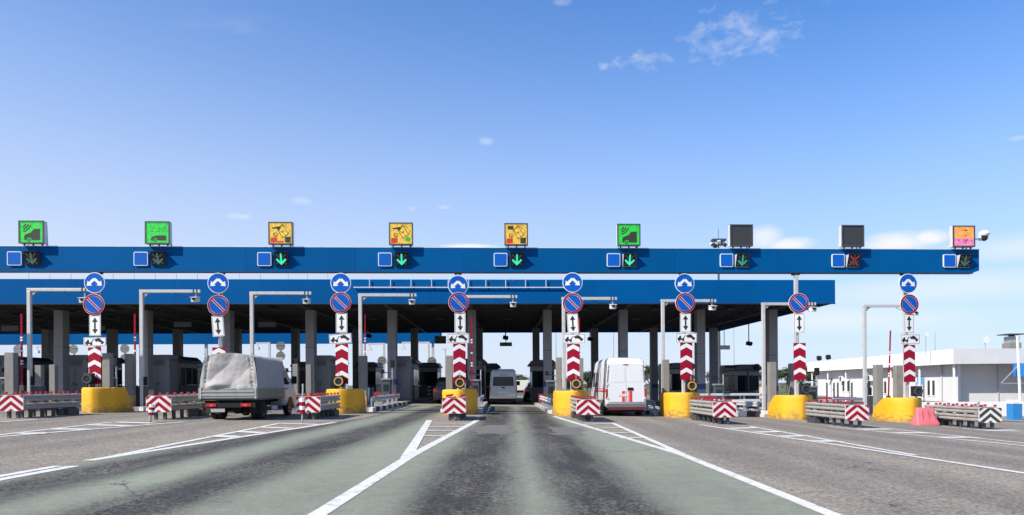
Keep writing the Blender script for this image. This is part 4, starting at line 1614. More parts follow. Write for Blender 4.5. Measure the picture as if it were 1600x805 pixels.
def make_booth():
    t = thing('toll_booth', 'booth', 'booth', (0, 0, 0), LANE_RZ, 'toll booths on the islands')
    w = 0.80
    MB().box(-w, w, 0, 1.5, .17, 2.95).build('service_cabinet', M_BOOTH, t, bevel=.04)
    MB().prism([(0.0, 2.952), (1.5, 2.952), (1.42, 3.28), (0.12, 3.28)], 'x', -w + .02, w - .02).build('cabinet_hood', M_BOOTH, t, bevel=.03)
    v = MB()
    for q in range(5):
        v.box(-.5, .5, -.012, .0, 2.55 + q * .07, 2.585 + q * .07)
    v.build('vent', M_BOOTH_D, t)
    for sg in (-1, 1):
        d = MB().box(min(sg * .02, sg * .72), max(sg * .02, sg * .72), -.02, 0, .35, 2.42).build('door', M_BOOTH, t, bevel=.008)
        MB().box(sg * .09 - .02, sg * .09 + .02, -.05, -.021, 1.2, 1.38).build('handle', M_BLACK, d)
    cb = MB().box(-w - .05, w + .05, 1.55, 4.6, .17, 1.22).build('cabin', M_BOOTH_D, t, bevel=.03)
    for sg in (-1, 1):
        for y0, y1 in ((1.62, 2.45), (2.55, 3.55), (3.65, 4.5)):
            MB().box(sg * (w + .02) - .012, sg * (w + .02) + .012, y0, y1, 1.24, 2.38).build('window', M_BGLASS, t)
        for y in (1.58, 2.5, 3.6, 4.55):
            MB().box(sg * (w + .01) - .03, sg * (w + .01) + .03, y - .045, y + .045, 1.222, 2.4).build('window_post', M_BOOTH, t)
    MB().box(-w, w, 4.5, 4.53, 1.24, 2.38).build('window', M_BGLASS, t)
    MB().box(-w + .06, w - .06, 1.56, 1.6, 1.24, 2.38).build('window', M_BGLASS, t)
    MB().box(-w - .05, w + .05, 1.55, 4.6, 2.402, 2.8).build('header', M_BOOTH, t, bevel=.03)
    MB().prism([(-w - .28, 2.802), (w + .28, 2.802), (w + .22, 2.98), (w - .1, 3.24), (-w + .1, 3.24), (-w - .22, 2.98)], 'y', 1.53, 4.85).build('roof', M_BOOTH_D, t, bevel=.03)
    MB().box(-w - .30, -w - .06, 2.5, 3.6, 1.16, 1.22).build('counter', M_STEEL, t)
    MB().box(w + .06, w + .30, 2.5, 3.6, 1.16, 1.22).build('counter', M_STEEL, t)
    return t


BOOTH_LAB = ['at the far left edge', 'between the first two left columns', 'left of the canvas truck', 'hidden behind the canvas truck', 'right of the truck cab', 'left of the middle lane sign stack',
             'left of the silver minibus', 'right of the silver minibus', 'hidden behind the white van', 'just right of the white van', 'rightmost under the canopy']
proto = make_booth()
bs = COL_S[3:]
for i, s in enumerate(bs):
    o = proto if i == 0 else copy_tree(proto)
    q = lane_pt(s + (0.28 if i < 7 else -0.38), 51.6)
    if i >= 6:
        q = lane_pt(s + (-0.05, -0.1, -0.2, -0.3, -0.5)[i - 6], 59.0)
        o.rotation_euler = (0, 0, LANE_RZ + PI)
    o.location = q
    o['label'] = 'grey toll booth with dark windows ' + BOOTH_LAB[i]

FAR_LAB = ['first from left', 'second from left', 'third from left', 'fourth from left', 'fifth from left', 'sixth from left']
for i, s in enumerate(bs[1:7]):
    o = copy_tree(proto)
    o.rotation_euler = (0, 0, LANE_RZ + PI)
    o.location = lane_pt(s + 0.9, 70.5)
    o['label'] = 'far toll booth in the back row left of the middle, ' + FAR_LAB[i]
    o['group'] = 'back row toll booths'
for i, s in enumerate(bs[:7]):
    g = lane_pt(s + 1.2, 62.0)
    t = thing('guard_fence', 'dark low fence between far lanes under the canopy, ' + ORD[i], 'fence', g, LANE_RZ, 'dark fences between the far lanes')
    for z in (.45, .8, 1.1):
        MB().box(-.04, .04, 0, 14, z - .05, z + .05).build('rail', M_DARKGREY, t)
    for j in range(6):
        MB().box(-.05, .05, j * 2.7, j * 2.7 + .1, -.1, 1.2).build('post', M_DARKGREY, t)
for i, s in enumerate(COL_S[3:]):
    for y in (5.0, 12.5):
        cbox('light_fitting', M_GIRDER, s + 2.3, s + 2.9, y, y + .9, CZ0 + .14, CZ0 + .24)


def make_terminal():
    t = thing('payment_terminal', 'terminal', 'terminal', (0, 0, 0), LANE_RZ, 'payment terminals on the islands')
    MB().box(-.24, .24, 0, .5, .17, 1.55).build('cabinet', M_BOOTH_D, t, bevel=.03)
    MB().box(-.28, .28, -.06, .56, 1.552, 1.66).build('hood', M_BOOTH, t, bevel=.02)
    MB().box(-.16, .16, -.012, -.001, .9, 1.3).build('screen', M_GLASS, t)
    MB().cyl((.34, .25, .17), (.34, .25, 2.6), .045, n=8).build('mast', M_STEEL, t)
    MB().box(.22, .46, .12, .38, 2.3, 2.75).build('lane_light', M_BLACK, t, bevel=.03)
    MB().bar((.34, .25, 1.9), (-.2, .1, 2.05), .05).build('reader_arm', M_DARKGREY, t)
    MB().box(-.34, -.12, -.02, .16, 1.95, 2.2).build('tag_reader', M_BLACK, t, bevel=.02)
    return t


tproto = make_terminal()
for i, s in enumerate(ALL_S):
    o = tproto if i == 0 else copy_tree(tproto)
    o.location = lane_pt(s + (.35 if i < 6 else -.35), 43.0 + (i % 3) * .8)
    o['label'] = 'dark payment terminal with thin mast on the island, ' + ORD[i]

# ------------------------------------------------------------------ low guard rails and red panels along the islands
M_RAIL_W = mat('pale_rail', (0.60, 0.60, 0.60), 0.45, 0.3, 0.1, 4, streak=0.25)
RAIL_NEAR = ['first', 'second', 'third', 'fourth', 'fifth', 'sixth', 'seventh', 'eighth']
for k, s in enumerate(ISL_S):
    side = 1 if k < 3 else (-1 if k > 3 else 0)
    for sd in ((1, -1) if side == 0 else (side,)):
        if k == 3 and sd == -1:
            continue
        g = lane_pt(s + sd * 0.72, 36.4)
        t = thing('guard_rail', 'low pale guard rail along the lane side of the %s island from left' % RAIL_NEAR[k], 'guard rail', g, LANE_RZ, 'low guard rails along the islands')
        mb = MB()
        w_rail(mb, sd * .1, 0, 9.5, .60, sd)
        mb.build('rail', M_RAIL_W, t)
        for j in range(6):
            y = .3 + j * 1.75
            MB().box(-.05, .05, y - .05, y + .05, .1, .68).build('post', M_STEEL, t)
            MB().bar((0, y, .3), (-sd * .32, y, .17), .05).build('stay', M_STEEL, t)
for px, yt, yb, t_, w, lab in ((601, 612.5, 626, 47.5, 1.45, 'dark red board at a column foot left of the middle'), (852.5, 615.5, 628.5, 46.5, 0.9, 'dark red board at the column foot right of the minibus'),
                               (1104, 619, 632, 44.0, 1.0, 'dark red board at a column foot right of the white van')):
    s = s_at(px, t_, 620)
    g = lane_pt(s, t_)
    t = thing('red_board', lab, 'board', g, AF, 'dark red boards at column feet')
    z0, z1 = z_at(px, yb, t_) - g.z, z_at(px, yt, t_) - g.z
    MB().box(-w / 2, w / 2, 0, .04, z0, z1).build('panel', mat('dark_red_board', (0.24, 0.02, 0.025), 0.5), t)
    for x in (-w * .35, w * .35):
        MB().box(x - .03, x + .03, .042, .1, 0.1, z1).build('leg', M_STEEL, t)

# pink water filled barrier
g = G(1445, 664.5)
k = g.y / FPX
t = thing('plastic_barrier', 'faded red plastic road barrier beside the rightmost yellow block', 'barrier', g, AF)
h = 27.5 * k
hw = 18 * k
rings = []
for z, wx, wy in ((0, 1.0, .30), (.14, 1.0, .30), (.34, .90, .20), (.62, .82, .12), (.95, .79, .10), (1.0, .76, .08)):
    ww = hw * wx
    pts = []
    for cx, cy, a0 in ((ww - .06, wy - .05, 0), (-ww + .06, wy - .05, 90), (-ww + .06, -wy + .05, 180), (ww - .06, -wy + .05, 270)):
        for q in range(4):
            a = R(a0 + 30 * q)
            pts.append((cx + .06 * math.cos(a), cy + .05 * math.sin(a), z * h))
    rings.append(pts)
MB().loft(rings).build('shell', M_PINK, t, smooth=True)
for x in (-.28, .05, .34):
    MB().bar((x * hw * 1.9, -.27, .12 * h), (x * hw * 1.5, -.10, .92 * h), .035, .03).build('rib', M_PINK, t)
MB().cyl((hw * .3, 0, h), (hw * .3, 0, h + .03), .06, n=10).build('filler_cap', M_PINK, t)


# ------------------------------------------------------------------ vehicles
def wheel(parent, x, y, r, w, name='wheel'):
    prof = [(-w / 2 * .8, r * .62), (-w / 2, r * .80), (-w / 2, r * .94), (-w / 2 * .75, r), (w / 2 * .75, r), (w / 2, r * .94), (w / 2, r * .80), (w / 2 * .8, r * .62)]
    n = 24
    rings = [[(x + a, y + b * math.cos(2 * PI * i / n), r + b * math.sin(2 * PI * i / n)) for i in range(n)] for a, b in prof]
    wo = MB().loft(rings).build(name, M_RUBBER, parent, smooth=True)
    sg = 1 if x > 0 else -1
    rings = [[(x + sg * a, y + b * math.cos(2 * PI * i / n), r + b * math.sin(2 * PI * i / n)) for i in range(n)] for a, b in ((w * .30, r * .63), (w * .43, r * .60), (w * .34, r * .45), (w * .40, r * .2), (w * .44, r * .05))]
    MB().loft(rings).build('rim', M_RIM, wo, smooth=True)
    return wo


def body_section(y, z0, z1, wb, wt, r, zm=1.05):
    pts = [(-wb + .06, y, z0), (-wb, y, z0 + .08), (-wb, y, zm)]
    pts.append((-wt, y, z1 - r))
    for q in range(1, 5):
        a = PI - q * PI / 8
        pts.append((-wt + r + r * math.cos(a), y, z1 - r + r * math.sin(a)))
    pts2 = [(-p[0], p[1], p[2]) for p in pts[::-1]]
    return pts + pts2


def make_van(name, label, cat, loc, rz, paint, H=2.7, rear_window=False, rescue=False, L=5.9, lit=False):
    t = thing(name, label, cat, loc, rz)
    wb, wt = .945, .85
    zs = [(0.0, .50, H - .14, wb - .05, wt - .035, .16), (.05, .44, H - .06, wb - .01, wt - .01, .2), (.25, .42, H, wb, wt, .22), (L * .62, .42, H, wb, wt, .22), (L * .70, .42, H - .05, wb, wt, .22),
          (L * .78, .40, H - .35, wb, wt - .02, .2), (L * .86, .40, 1.62, wb, wb - .08, .18), (L * .95, .40, 1.12, wb - .06, wb - .12, .12), (L, .46, .95, wb - .16, wb - .22, .1)]
    rings = [body_section(y, a, b, c, d, r, min(1.05, b - .25)) for y, a, b, c, d, r in zs]
    MB().loft(rings).build('body', paint, t, smooth=True)

    def sx(z):
        u = max(0, (z - 1.05) / (H - .22 - 1.05))
        return wb + (wt - wb) * u
    # rear doors, proud leaves with the gap between them
    for sg in (-1, 1):
        poly = [(sg * .008, .66), (sg * (wb - .13), .66), (sg * (wb - .10), 1.05), (sg * (wt - .075), H - .42), (sg * (wt - .13), H - .30), (sg * .008, H - .27)]
        d = MB().prism(poly, 'y', -.022, -.001).build('rear_door', paint, t, bevel=.008)
        for z in (.85, 1.5, H - .55):
            MB().box(sg * (wb - .09) - .03, sg * (wb - .09) + .03, -.045, -.0, z - .05, z + .05).build('hinge', paint, d)
    if rear_window:
        MB().prism([(-.72, 1.32), (-.68, 1.27), (.68, 1.27), (.72, 1.32), (.68, 1.84), (.62, 1.90), (-.62, 1.90), (-.68, 1.84)], 'y', -.032, -.0225).build('rear_window', M_GLASS, t)
        MB().box(-.12, .12, -.04, -.023, 1.12, 1.20).build('door_handle', M_BLACK, t)
        MB().box(-.26, .26, -.034, -.023, H - .42, H - .38).build('brake_light', M_TAIL, t)
    else:
        e = MB()
        for sg in (-1, 1):
            poly = [(sg * .07, 1.58), (sg * .74, 1.58), (sg * .70, 2.22), (sg * .07, 2.22)]
            MB().prism(poly, 'y', -.029, -.0225).build('pressed_panel', paint, t, bevel=.012)
        MB().box(.06, .32, -.05, -.023, 1.20, 1.33).build('door_handle', M_BLACK, t)
        MB().box(-.14, .10, -.04, -.023, H - .345, H - .315).build('brake_light', M_TAIL, t)
    for sg in (-1, 1):
        MB().prism([(sg * (wb - .085), .82), (sg * (wb - .005), .82), (sg * (wb - .005), 1.28), (sg * (wb - .085), 1.28)], 'y', -.035, .10).build('tail_light', M_BRAKE if lit else M_TAIL, t, bevel=.01)
    MB().box(-wb + .02, wb - .02, -.09, .18, .40, .60).build('bumper', mat('bumper_grey', (0.12, 0.12, 0.125), 0.6), t, bevel=.03)
    MB().box(-.36, .10 if not rear_window else .36, -.034, -.0225, .92 if not rear_window else .78, 1.04 if not rear_window else .90).build('plate_recess', mat('plate_grey', (0.55, 0.55, 0.56), 0.5), t)
    MB().box(-wb + .1, wb - .1, .12, L - .3, .20, .42).build('underbody', M_BLACK, t)
    for y in (1.15, L - 1.0):
        for sg in (-1, 1):
            wheel(t, sg * (wb - .16), y, .35, .24)
            MB().prism([(y + .42 * math.cos(a), .36 + .42 * math.sin(a)) for a in [PI * q / 10 for q in range(11)]], 'x', sg * (wb + .004) - .006, sg * (wb + .004)).build('wheel_arch', M_BLACK, t)
    # side glazing
    for sg in (-1, 1):
        for y0, y1 in (((L * .27, L * .42), (L * .44, L * .58), (L * .64, L * .75)) if not rescue else ((L * .50, L * .60), (L * .64, L * .75))):
            zA, zB = 1.36, 2.08
            xa, xb = sx(zA) + .006, sx(zB) + .006
            MB().add([(sg * xa, y0, zA), (sg * xa, y1, zA), (sg * xb, y1 - .04, zB), (sg * xb, y0, zB), (sg * (xa - .03), y0, zA), (sg * (xa - .03), y1, zA), (sg * (xb - .03), y1 - .04, zB), (sg * (xb - .03), y0, zB)],
                     [(0, 1, 2, 3), (4, 7, 6, 5), (0, 4, 5, 1), (1, 5, 6, 2), (2, 6, 7, 3), (3, 7, 4, 0)]).build('side_window', M_GLASS, t)
        mr = MB().box(sg * 1.0 - .02, sg * 1.24, L * .74, L * .74 + .1, 1.30, 1.62) if sg > 0 else MB().box(-1.24, -.98, L * .74, L * .74 + .1, 1.30, 1.62)
        mr.build('mirror', M_BLACK, t, bevel=.03)
        MB().box(sg * (wb + .012) - .008, sg * (wb + .012) + .008, .55, L - 1.6, .62, .74).build('side_moulding', mat('bumper_grey', (0.12, 0.12, 0.125), 0.6), t)
    MB().prism([(-.78, 1.52), (.78, 1.52), (.70, 2.2), (-.70, 2.2)], 'y', L * .80, L * .805).build('windscreen', M_GLASS, t)
    if rescue:
        rd = mat('red_livery', (0.62, 0.03, 0.02), 0.35)
        for x0, x1 in ((-.20, -.07), (-.03, .00), (.07, .09), (.13, .27)):
            MB().box(x0, x1, -.030, -.0225, .68, 1.17).build('red_stripe', rd, t)
        for sg in (-1, 1):
            for z0, z1 in ((1.12, 1.20), (1.25, 1.29)):
                y0, y1 = .12, L * .62
                MB().add([(sg * (sx(z0) + .005), y0, z0), (sg * (sx(z0) + .005), y1, z0), (sg * (sx(z1) + .005), y1, z1), (sg * (sx(z1) + .005), y0, z1),
                          (sg * (sx(z0) - .03), y0, z0), (sg * (sx(z0) - .03), y1, z0), (sg * (sx(z1) - .03), y1, z1), (sg * (sx(z1) - .03), y0, z1)],
                         [(0, 1, 2, 3), (4, 7, 6, 5), (0, 4, 5, 1), (1, 5, 6, 2), (2, 6, 7, 3), (3, 7, 4, 0)]).build('red_side_stripe', rd, t)
            # dark upright guttering behind the door
            for yy, wd in ((.16, .10), (.85, .05), (1.9, .16)):
                MB().add([(sg * (sx(1.3) + .006), yy, 1.3), (sg * (sx(1.3) + .006), yy + wd, 1.3), (sg * (sx(H - .25) + .006), yy + wd, H - .25), (sg * (sx(H - .25) + .006), yy, H - .25),
                          (sg * (sx(1.3) - .03), yy, 1.3), (sg * (sx(1.3) - .03), yy + wd, 1.3), (sg * (sx(H - .25) - .03), yy + wd, H - .25), (sg * (sx(H - .25) - .03), yy, H - .25)],
                         [(0, 1, 2, 3), (4, 7, 6, 5), (0, 4, 5, 1), (1, 5, 6, 2), (2, 6, 7, 3), (3, 7, 4, 0)]).build('dark_seam', mat('seam_grey', (0.16, 0.16, 0.17), 0.5), t)
        for sg in (-1, 1):
            MB().prism([(sg * (wb - .085), 1.32), (sg * (wb - .03), 1.32), (sg * (wt - .015), H - .36), (sg * (wt - .07), H - .36)], 'y', -.012, .04).build('corner_seal', mat('seam_grey', (0.16, 0.16, 0.17), 0.5), t)
        MB().box(-wb + .1, wb - .1, -.07, .1, .30, .398).build('red_sill', mat('dark_red_sill', (0.13, 0.012, 0.016), 0.5), t)
    return t


M_VANWHITE = mat('van_white_paint', (0.66, 0.665, 0.67), 0.3, 0, 0.02, 2, coat=0.4, streak=0.08, dirt=(0.5, 0.48, 0.45))
M_SILVER = mat('silver_paint', (0.40, 0.41, 0.425), 0.35, 0.1, 0.04, 2, coat=0.4)
M_BLACKCAR = mat('black_car_paint', (0.012, 0.012, 0.014), 0.25, 0.0, 0.05, 2, coat=0.6)

yv = 34.0
a, _ = ray(978.5, 620)
make_van('rescue_van', 'white high roof van with red stripes entering the lane', 'van', (a * yv, yv, ground_z(a * yv, yv)), LANE_RZ + R(0.8), M_VANWHITE, 2.72, False, True)
yv = 50.0
a, _ = ray(786.5, 620)
make_van('minibus', 'silver high roof minibus with dark rear window in the middle lane', 'minibus', (a * yv, yv, ground_z(a * yv, yv) ), LANE_RZ, M_SILVER, 2.42, True, False)


# canvas truck
def make_truck():
    y0 = 26.3
    a, _ = ray(357.5, 640)
    loc = Vector((a * y0, y0, ground_z(a * y0, y0)))
    t = thing('canvas_truck', 'small flatbed truck with grey canvas cover seen from behind', 'truck', loc, LANE_RZ)
    W, Lb = 1.05, 3.15
    zb, zt = .85, 2.36
    M_CANVAS = mat('grey_canvas', (0.34, 0.325, 0.315), 0.85, 0, 0.10, 2.2, 0.15, 18, streak=0.16)
    M_BED = mat('bed_grey_paint', (0.19, 0.195, 0.19), 0.6, 0.1, 0.1, 3, streak=0.25)

    # canvas hood: arched cross section with slack cloth
    def hood(u, v):
        # u around from left foot over the top to right foot, v along the length
        y = v * Lb
        per = [(-W, zb + .28), (-W + .07, zb + .9), (-W + .17, zt - .20), (-W + .26, zt - .09), (-W * .5, zt + .0), (-.1, zt + .05), (W * .45, zt + .01), (W - .20, zt - .07), (W - .09, zt - .17), (W - .04, zb + .9), (W, zb + .28)]
        q = u * (len(per) - 1)
        i = min(int(q), len(per) - 2)
        f = q - i
        x = per[i][0] * (1 - f) + per[i + 1][0] * f
        z = per[i][1] * (1 - f) + per[i + 1][1] * f
        bow = math.sin(v * PI * 4) ** 2
        z -= (.012 * bow) * (1 if .25 < u < .75 else 0)
        n = noise.noise(Vector((x * 2.2, y * 1.6, z * 2.2)))
        n2 = noise.noise(Vector((x * 5, y * 3 + z * 2, z * 4 + 9)))
        k = .020 * n + .010 * n2
        if u < .25:
            x += k * 1.2
        elif u > .75:
            x += k * 1.2
        else:
            z += k
        return (x, y, z)
    cv = MB().grid(hood, 60, 40).build('canvas_cover', M_CANVAS, t, smooth=True)

    # rear curtain with folds radiating from the upper corners and a bulge at the foot
    def rear(u, v):
        zfoot = zb + .24
        top = zt + .05 - .13 * abs(2 * u - .95) ** 2.2
        z = zfoot + (top - zfoot) * v
        xl, xr = -W + .02 + .20 * v ** 1.5, W - .02 - .14 * v ** 2
        x = xl + (xr - xl) * u
        y = -.015
        # taut diagonal folds and sag
        d1 = (x + z * .75)
        d2 = (x * .9 - z * .8)
        def ridge(q):
            return 1 - abs(math.sin(q)) * 2
        f1 = ridge(d1 * 3.4 + 1.0 + .8 * noise.noise(Vector((x, z, 2)))) * .030 * (1 - v * .6) * (.3 + u)
        f2 = ridge(d2 * 4.1 + .4 + .9 * noise.noise(Vector((x * 1.3, z, 5)))) * .022 * (1 - abs(v - .55))
        bulge = -.15 * math.exp(-((v - .09 - .05 * math.sin(u * 5)) / .10) ** 2) * (0.5 + .5 * math.sin(u * 8 + 2 * noise.noise(Vector((u * 3, v * 2, 1))))) * (1 - abs(2 * u - 1) ** 4)
        sag = .07 * math.sin(v * PI) * math.sin(u * PI)
        n = noise.noise(Vector((x * 7, z * 7, 7))) * .010 + noise.noise(Vector((x * 1.4, z * 2.4, 3))) * .05
        edge = 1 - abs(2 * u - 1) ** 6
        y += (f1 + f2 + bulge + sag + n) * edge
        # side gathers where the curtain is laced
        g = math.exp(-((abs(2 * u - 1) - .82) / .05) ** 2)
        y += .03 * g + .004 * math.sin(z * 30) * g
        return (x, y, z)
    MB().grid(rear, 90, 70).build('rear_curtain', M_CANVAS, cv, smooth=True)

    def front(u, v):
        return ((2 * u - 1) * (W - .01) * (1 - .05 * v * v), Lb + .01, zb + .3 + (zt - zb - .3) * v)
    MB().grid(front, 4, 4).build('front_curtain', M_CANVAS, cv)
    lc = MB()
    for sg in (-1, 1):
        for q in range(9):
            z = zb + .38 + q * .14
            x = sg * (W * .80)
            lc.box(x - .007, x + .007, -.02, .02, z, z + .05)
    lc.build('lacing', M_DARKGREY, cv)
    # drop sides
    tg = MB().box(-W - .01, W + .01, -.05, -.012, zb - .07, zb + .30).build('tailgate', M_BED, t, bevel=.012)
    for z in (zb + .02, zb + .15):
        MB().box(-W + .10, W - .12, -.066, -.051, z, z + .065).build('tailgate_rib', mat('bed_light', (0.27, 0.28, 0.265), 0.5, 0.1, 0.1, 3, streak=0.2), tg, bevel=.01)
    for sg in (-1, 1):
        MB().box(sg * W * .93 - .03, sg * W * .93 + .03, -.075, -.052, zb - .08, zb + .36).build('latch', M_STEEL, tg)
    for sg in (-1, 1):
        sb = MB().box(sg * (W + .015) - .018, sg * (W + .015) + .018, -.01, Lb, zb - .07, zb + .30).build('side_board', M_BED, t, bevel=.01)
        MB().box(sg * (W + .036) - .006, sg * (W + .036) + .002, .05, Lb - .05, zb + .10, zb + .22).build('yellow_reflective_strip', mat('dull_yellow_strip', (0.24, 0.19, 0.10), 0.7), sb)
    MB().box(-W, W, 0.0, Lb, zb - .13, zb - .075).build('bed_floor', M_DARKGREY, t)
    ch = MB()
    for x in (-.42, .42):
        ch.box(x - .05, x + .05, .05, 5.0, .50, zb - .132)
    for y in (.25, 1.4, 2.6):
        ch.box(-.95, .95, y, y + .1, .62, .71)
    ch.build('chassis', M_BLACK, t)
    lb = MB().box(-.95, .95, -.02, .06, .46, .62).build('light_bar', M_BLACK, t)
    for sg in (-1, 1):
        MB().box(sg * .62 - .19, sg * .62 + .19, -.05, -.021, .49, .60).build('tail_light', M_TAIL, t, bevel=.01)
        MB().box(sg * .60 - .05, sg * .60 + .05, -.056, -.051, .51, .58).build('lit_lamp', M_BRAKE, t)
        MB().box(sg * .85 - .02, sg * .85 + .28 * 0 + .02, .55, .62, .20, .55).build('mud_flap_stay', M_BLACK, t)
        MB().box(sg * .80 - .26, sg * .80 + .26, .62, .66, .22, .70).build('mud_flap', M_RUBBER, t)
    pl = MB().box(-.62, -.12, -.06, -.03, .30, .42).build('number_plate', mat('plate_dirty', (0.30, 0.30, 0.29), 0.6, 0, 0.25, 30), t)
    MB().box(-.5, .5, .95, 1.12, .28, .44).build('axle', M_BLACK, t)
    MB().cyl((.0, .8, .36), (.0, 1.25, .36), .16, n=14).build('differential', M_BLACK, t, smooth=True)
    for sg in (-1, 1):
        wheel(t, sg * .84, 1.03, .345, .19)
        wheel(t, sg * .62, 1.03, .345, .19)
        wheel(t, sg * .86, 4.25, .345, .20)
    MB().cyl((-.25, 1.9, .48), (-.25, 2.7, .48), .2, n=14).build('fuel_tank', M_BLACK, t)
    # cab
    M_CAB = mat('cab_silver_beige', (0.52, 0.50, 0.47), 0.45, 0.0, 0.04, 2, coat=0.1)
    secs = []
    for y, z0, z1, wb, wt, r in ((3.24, .48, 2.10, .92, .80, .16), (3.4, .44, 2.2, .97, .82, .2), (3.9, .42, 2.2, .98, .82, .2), (4.4, .42, 1.92, .98, .82, .2), (4.8, .42, 1.42, .98, .88, .14), (5.3, .44, 1.12, .94, .86, .12), (5.55, .5, .95, .84, .76, .1)):
        secs.append(body_section(y, z0, z1, wb, wt, r, min(1.2, z1 - .28)))
    cb = MB().loft(secs).build('cab', M_CAB, t, smooth=True)
    for sg in (-1, 1):
        def sidex(z):
            return .985 - (z - 1.2) / .75 * .15 if z > 1.2 else .985
        q = [(3.50, 1.28), (4.30, 1.28), (4.10, 1.86), (3.56, 1.86)]
        vs = [(sg * (sidex(z) + .004), y, z) for y, z in q] + [(sg * (sidex(z) - .03), y, z) for y, z in q]
        MB().add(vs, [(0, 1, 2, 3), (4, 7, 6, 5), (0, 4, 5, 1), (1, 5, 6, 2), (2, 6, 7, 3), (3, 7, 4, 0)]).build('door_window', M_GLASS, cb)
        MB().box(sg * .987 - .01, sg * .987 + .012, 3.60, 3.78, 1.08, 1.13).build('door_handle', M_BLACK, cb)
        dm = MB().box(min(sg * 1.02, sg * 1.24), max(sg * 1.02, sg * 1.24), 4.25, 4.33, 1.30, 1.62).build('mirror', M_BLACK, t, bevel=.03)
        MB().bar((sg * .95, 4.3, 1.35), (sg * 1.05, 4.29, 1.42), .03).build('mirror_arm', M_BLACK, dm)
        MB().prism([(4.25 + .42 * math.cos(a), .36 + .42 * math.sin(a)) for a in [PI * i / 10 for i in range(11)]], 'x', sg * .985 - .004, sg * .985 + .004).build('wheel_arch', M_BLACK, cb)
    MB().box(-.62, .62, 3.21, 3.235, 1.35, 1.85).build('rear_window', M_GLASS, cb)


make_truck()


# dark car in the shade behind the middle sign stack, box truck far down the road
def make_car(name, label, loc, rz, paint, L=4.6, H=1.72):
    t = thing(name, label, 'car', loc, rz)
    secs = []
    for y, z0, z1, wb, wt, r in ((0, .45, 1.05, .80, .74, .10), (.08, .36, 1.30, .88, .70, .12), (.35, .30, H - .12, .90, .64, .14), (.8, .28, H - .02, .91, .62, .15), (1.9, .28, H, .91, .62, .15), (2.6, .28, H - .10, .91, .62, .15), (3.2, .28, 1.2, .91, .74, .12), (4.2, .32, .98, .88, .78, .10), (L, .42, .78, .76, .66, .08)):
        secs.append(body_section(y, z0, z1, wb, wt, r, min(1.0, z1 - .22)))
    MB().loft(secs).build('body', paint, t, smooth=True)
    MB().prism([(-.58, 1.12), (.58, 1.12), (.50, 1.5), (-.50, 1.5)], 'y', .05, .20).build('rear_window', M_GLASS, t)
    for sg in (-1, 1):
        MB().box(sg * .74 - .13, sg * .74 + .13, -.015, .1, .85, 1.02).build('tail_light', M_TAIL, t)
        for y in (.85, L - .95):
            wheel(t, sg * .80, y, .34, .22)
    MB().box(-.26, .26, -.03, 0.0, .62, .74).build('number_plate', M_WHITE_D, t)
    MB().box(-.85, .85, -.05, .12, .38, .55).build('bumper', M_BLACK, t, bevel=.02)
    return t


yv = 49.5
a, _ = ray(697, 620)
make_car('dark_car', 'black car in the shade behind the middle yellow block', (a * yv, yv, ground_z(a * yv, yv)), LANE_RZ, M_BLACKCAR, 4.6, 1.85)

yv = 98.0
a, _ = ray(815, 610)
t = thing('box_truck', 'small white box truck far down the road beyond the booths', 'truck', (a * yv, yv, ground_z(a * yv, yv)), 0)
MB().box(-.95, .95, 0, 4, .75, 2.1).build('cargo_box', M_WHITE_D, t, bevel=.03)
MB().box(-.9, .9, 4.15, 5.6, .5, 1.9).build('cab', M_WHITE_D, t, bevel=.1)
MB().box(-.8, .8, .1, 5.2, .45, .745).build('chassis', M_BLACK, t)
for sg in (-1, 1):
    for y in (.9, 4.9):
        wheel(t, sg * .8, y, .38, .25)
yv = 62
a, _ = ray(837, 610)
make_car('dark_car', 'dark car with lit tail lamp half hidden by the booth right of the minibus', (a * 60, 60, ground_z(a * 60, 60)), LANE_RZ, mat('dark_blue_car_paint', (0.015, 0.018, 0.03), 0.3, 0, 0.05, 2, coat=0.5), 4.4, 1.6)


# ------------------------------------------------------------------ white service building on the right
yc = 59.0
C = P(1487, 545.5, yc)
ang = -math.atan2(3.2, 36.0)
b_ = thing('service_building', 'long low white service building with flat overhanging roof on the right', 'building', (C.x, C.y, -0.85), ang)
M_BW = mat('white_wall_panel', (0.58, 0.58, 0.59), 0.6, 0, 0.03, 0.8, streak=0.06, dirt=(0.55, 0.54, 0.52))
M_BW_SHADED = mat('shaded_white_wall', (0.50, 0.51, 0.525), 0.65, 0, 0.04, 0.8, streak=0.08)  # the building's white with shade put into its colour, for short side and eaves
M_FASC = mat('white_parapet', (0.72, 0.72, 0.73), 0.55, 0, 0.03, 0.6, streak=0.12, dirt=(0.5, 0.49, 0.47))
zr = C.z + .85
OV = 0.9
# parapet in sections
for i in range(6):
    MB().box(0, .15, i * 6.2 + .006, (i + 1) * 6.2 - .006, zr - 1.2, zr).build('parapet_panel', M_FASC, b_)
for i in range(5):
    MB().box(.0 + i * 5 + .156 * (i == 0) + .006, (i + 1) * 5 - .006, 0, .15, zr - 1.2, zr).build('parapet_panel', M_BW_SHADED, b_)
MB().box(.16, 25, .16, 37.2, zr - .5, zr - .3).build('roof', M_CONC, b_)
MB().box(.155, 25, .155, 37.2, zr - 1.19, zr - 1.1).build('eaves_ceiling', M_BW_SHADED, b_)
for i in range(6):
    MB().box(OV, OV + .2, OV + i * 6.0 + .004, OV + (i + 1) * 6.0 - .004, 0, zr - 1.195).build('wall_panel', M_BW, b_)
for i in range(4):
    MB().box(OV + .206 + i * 6.0, OV + .2 + (i + 1) * 6.0 - .004, 1.7, 1.9, 0, zr - 1.195).build('wall_panel', M_BW_SHADED, b_)
for q in range(7):
    MB().box(.25, .37, .25 + q * 6.0, .37 + q * 6.0, 0, zr - 1.2).build('eaves_post', M_WHITE, b_)


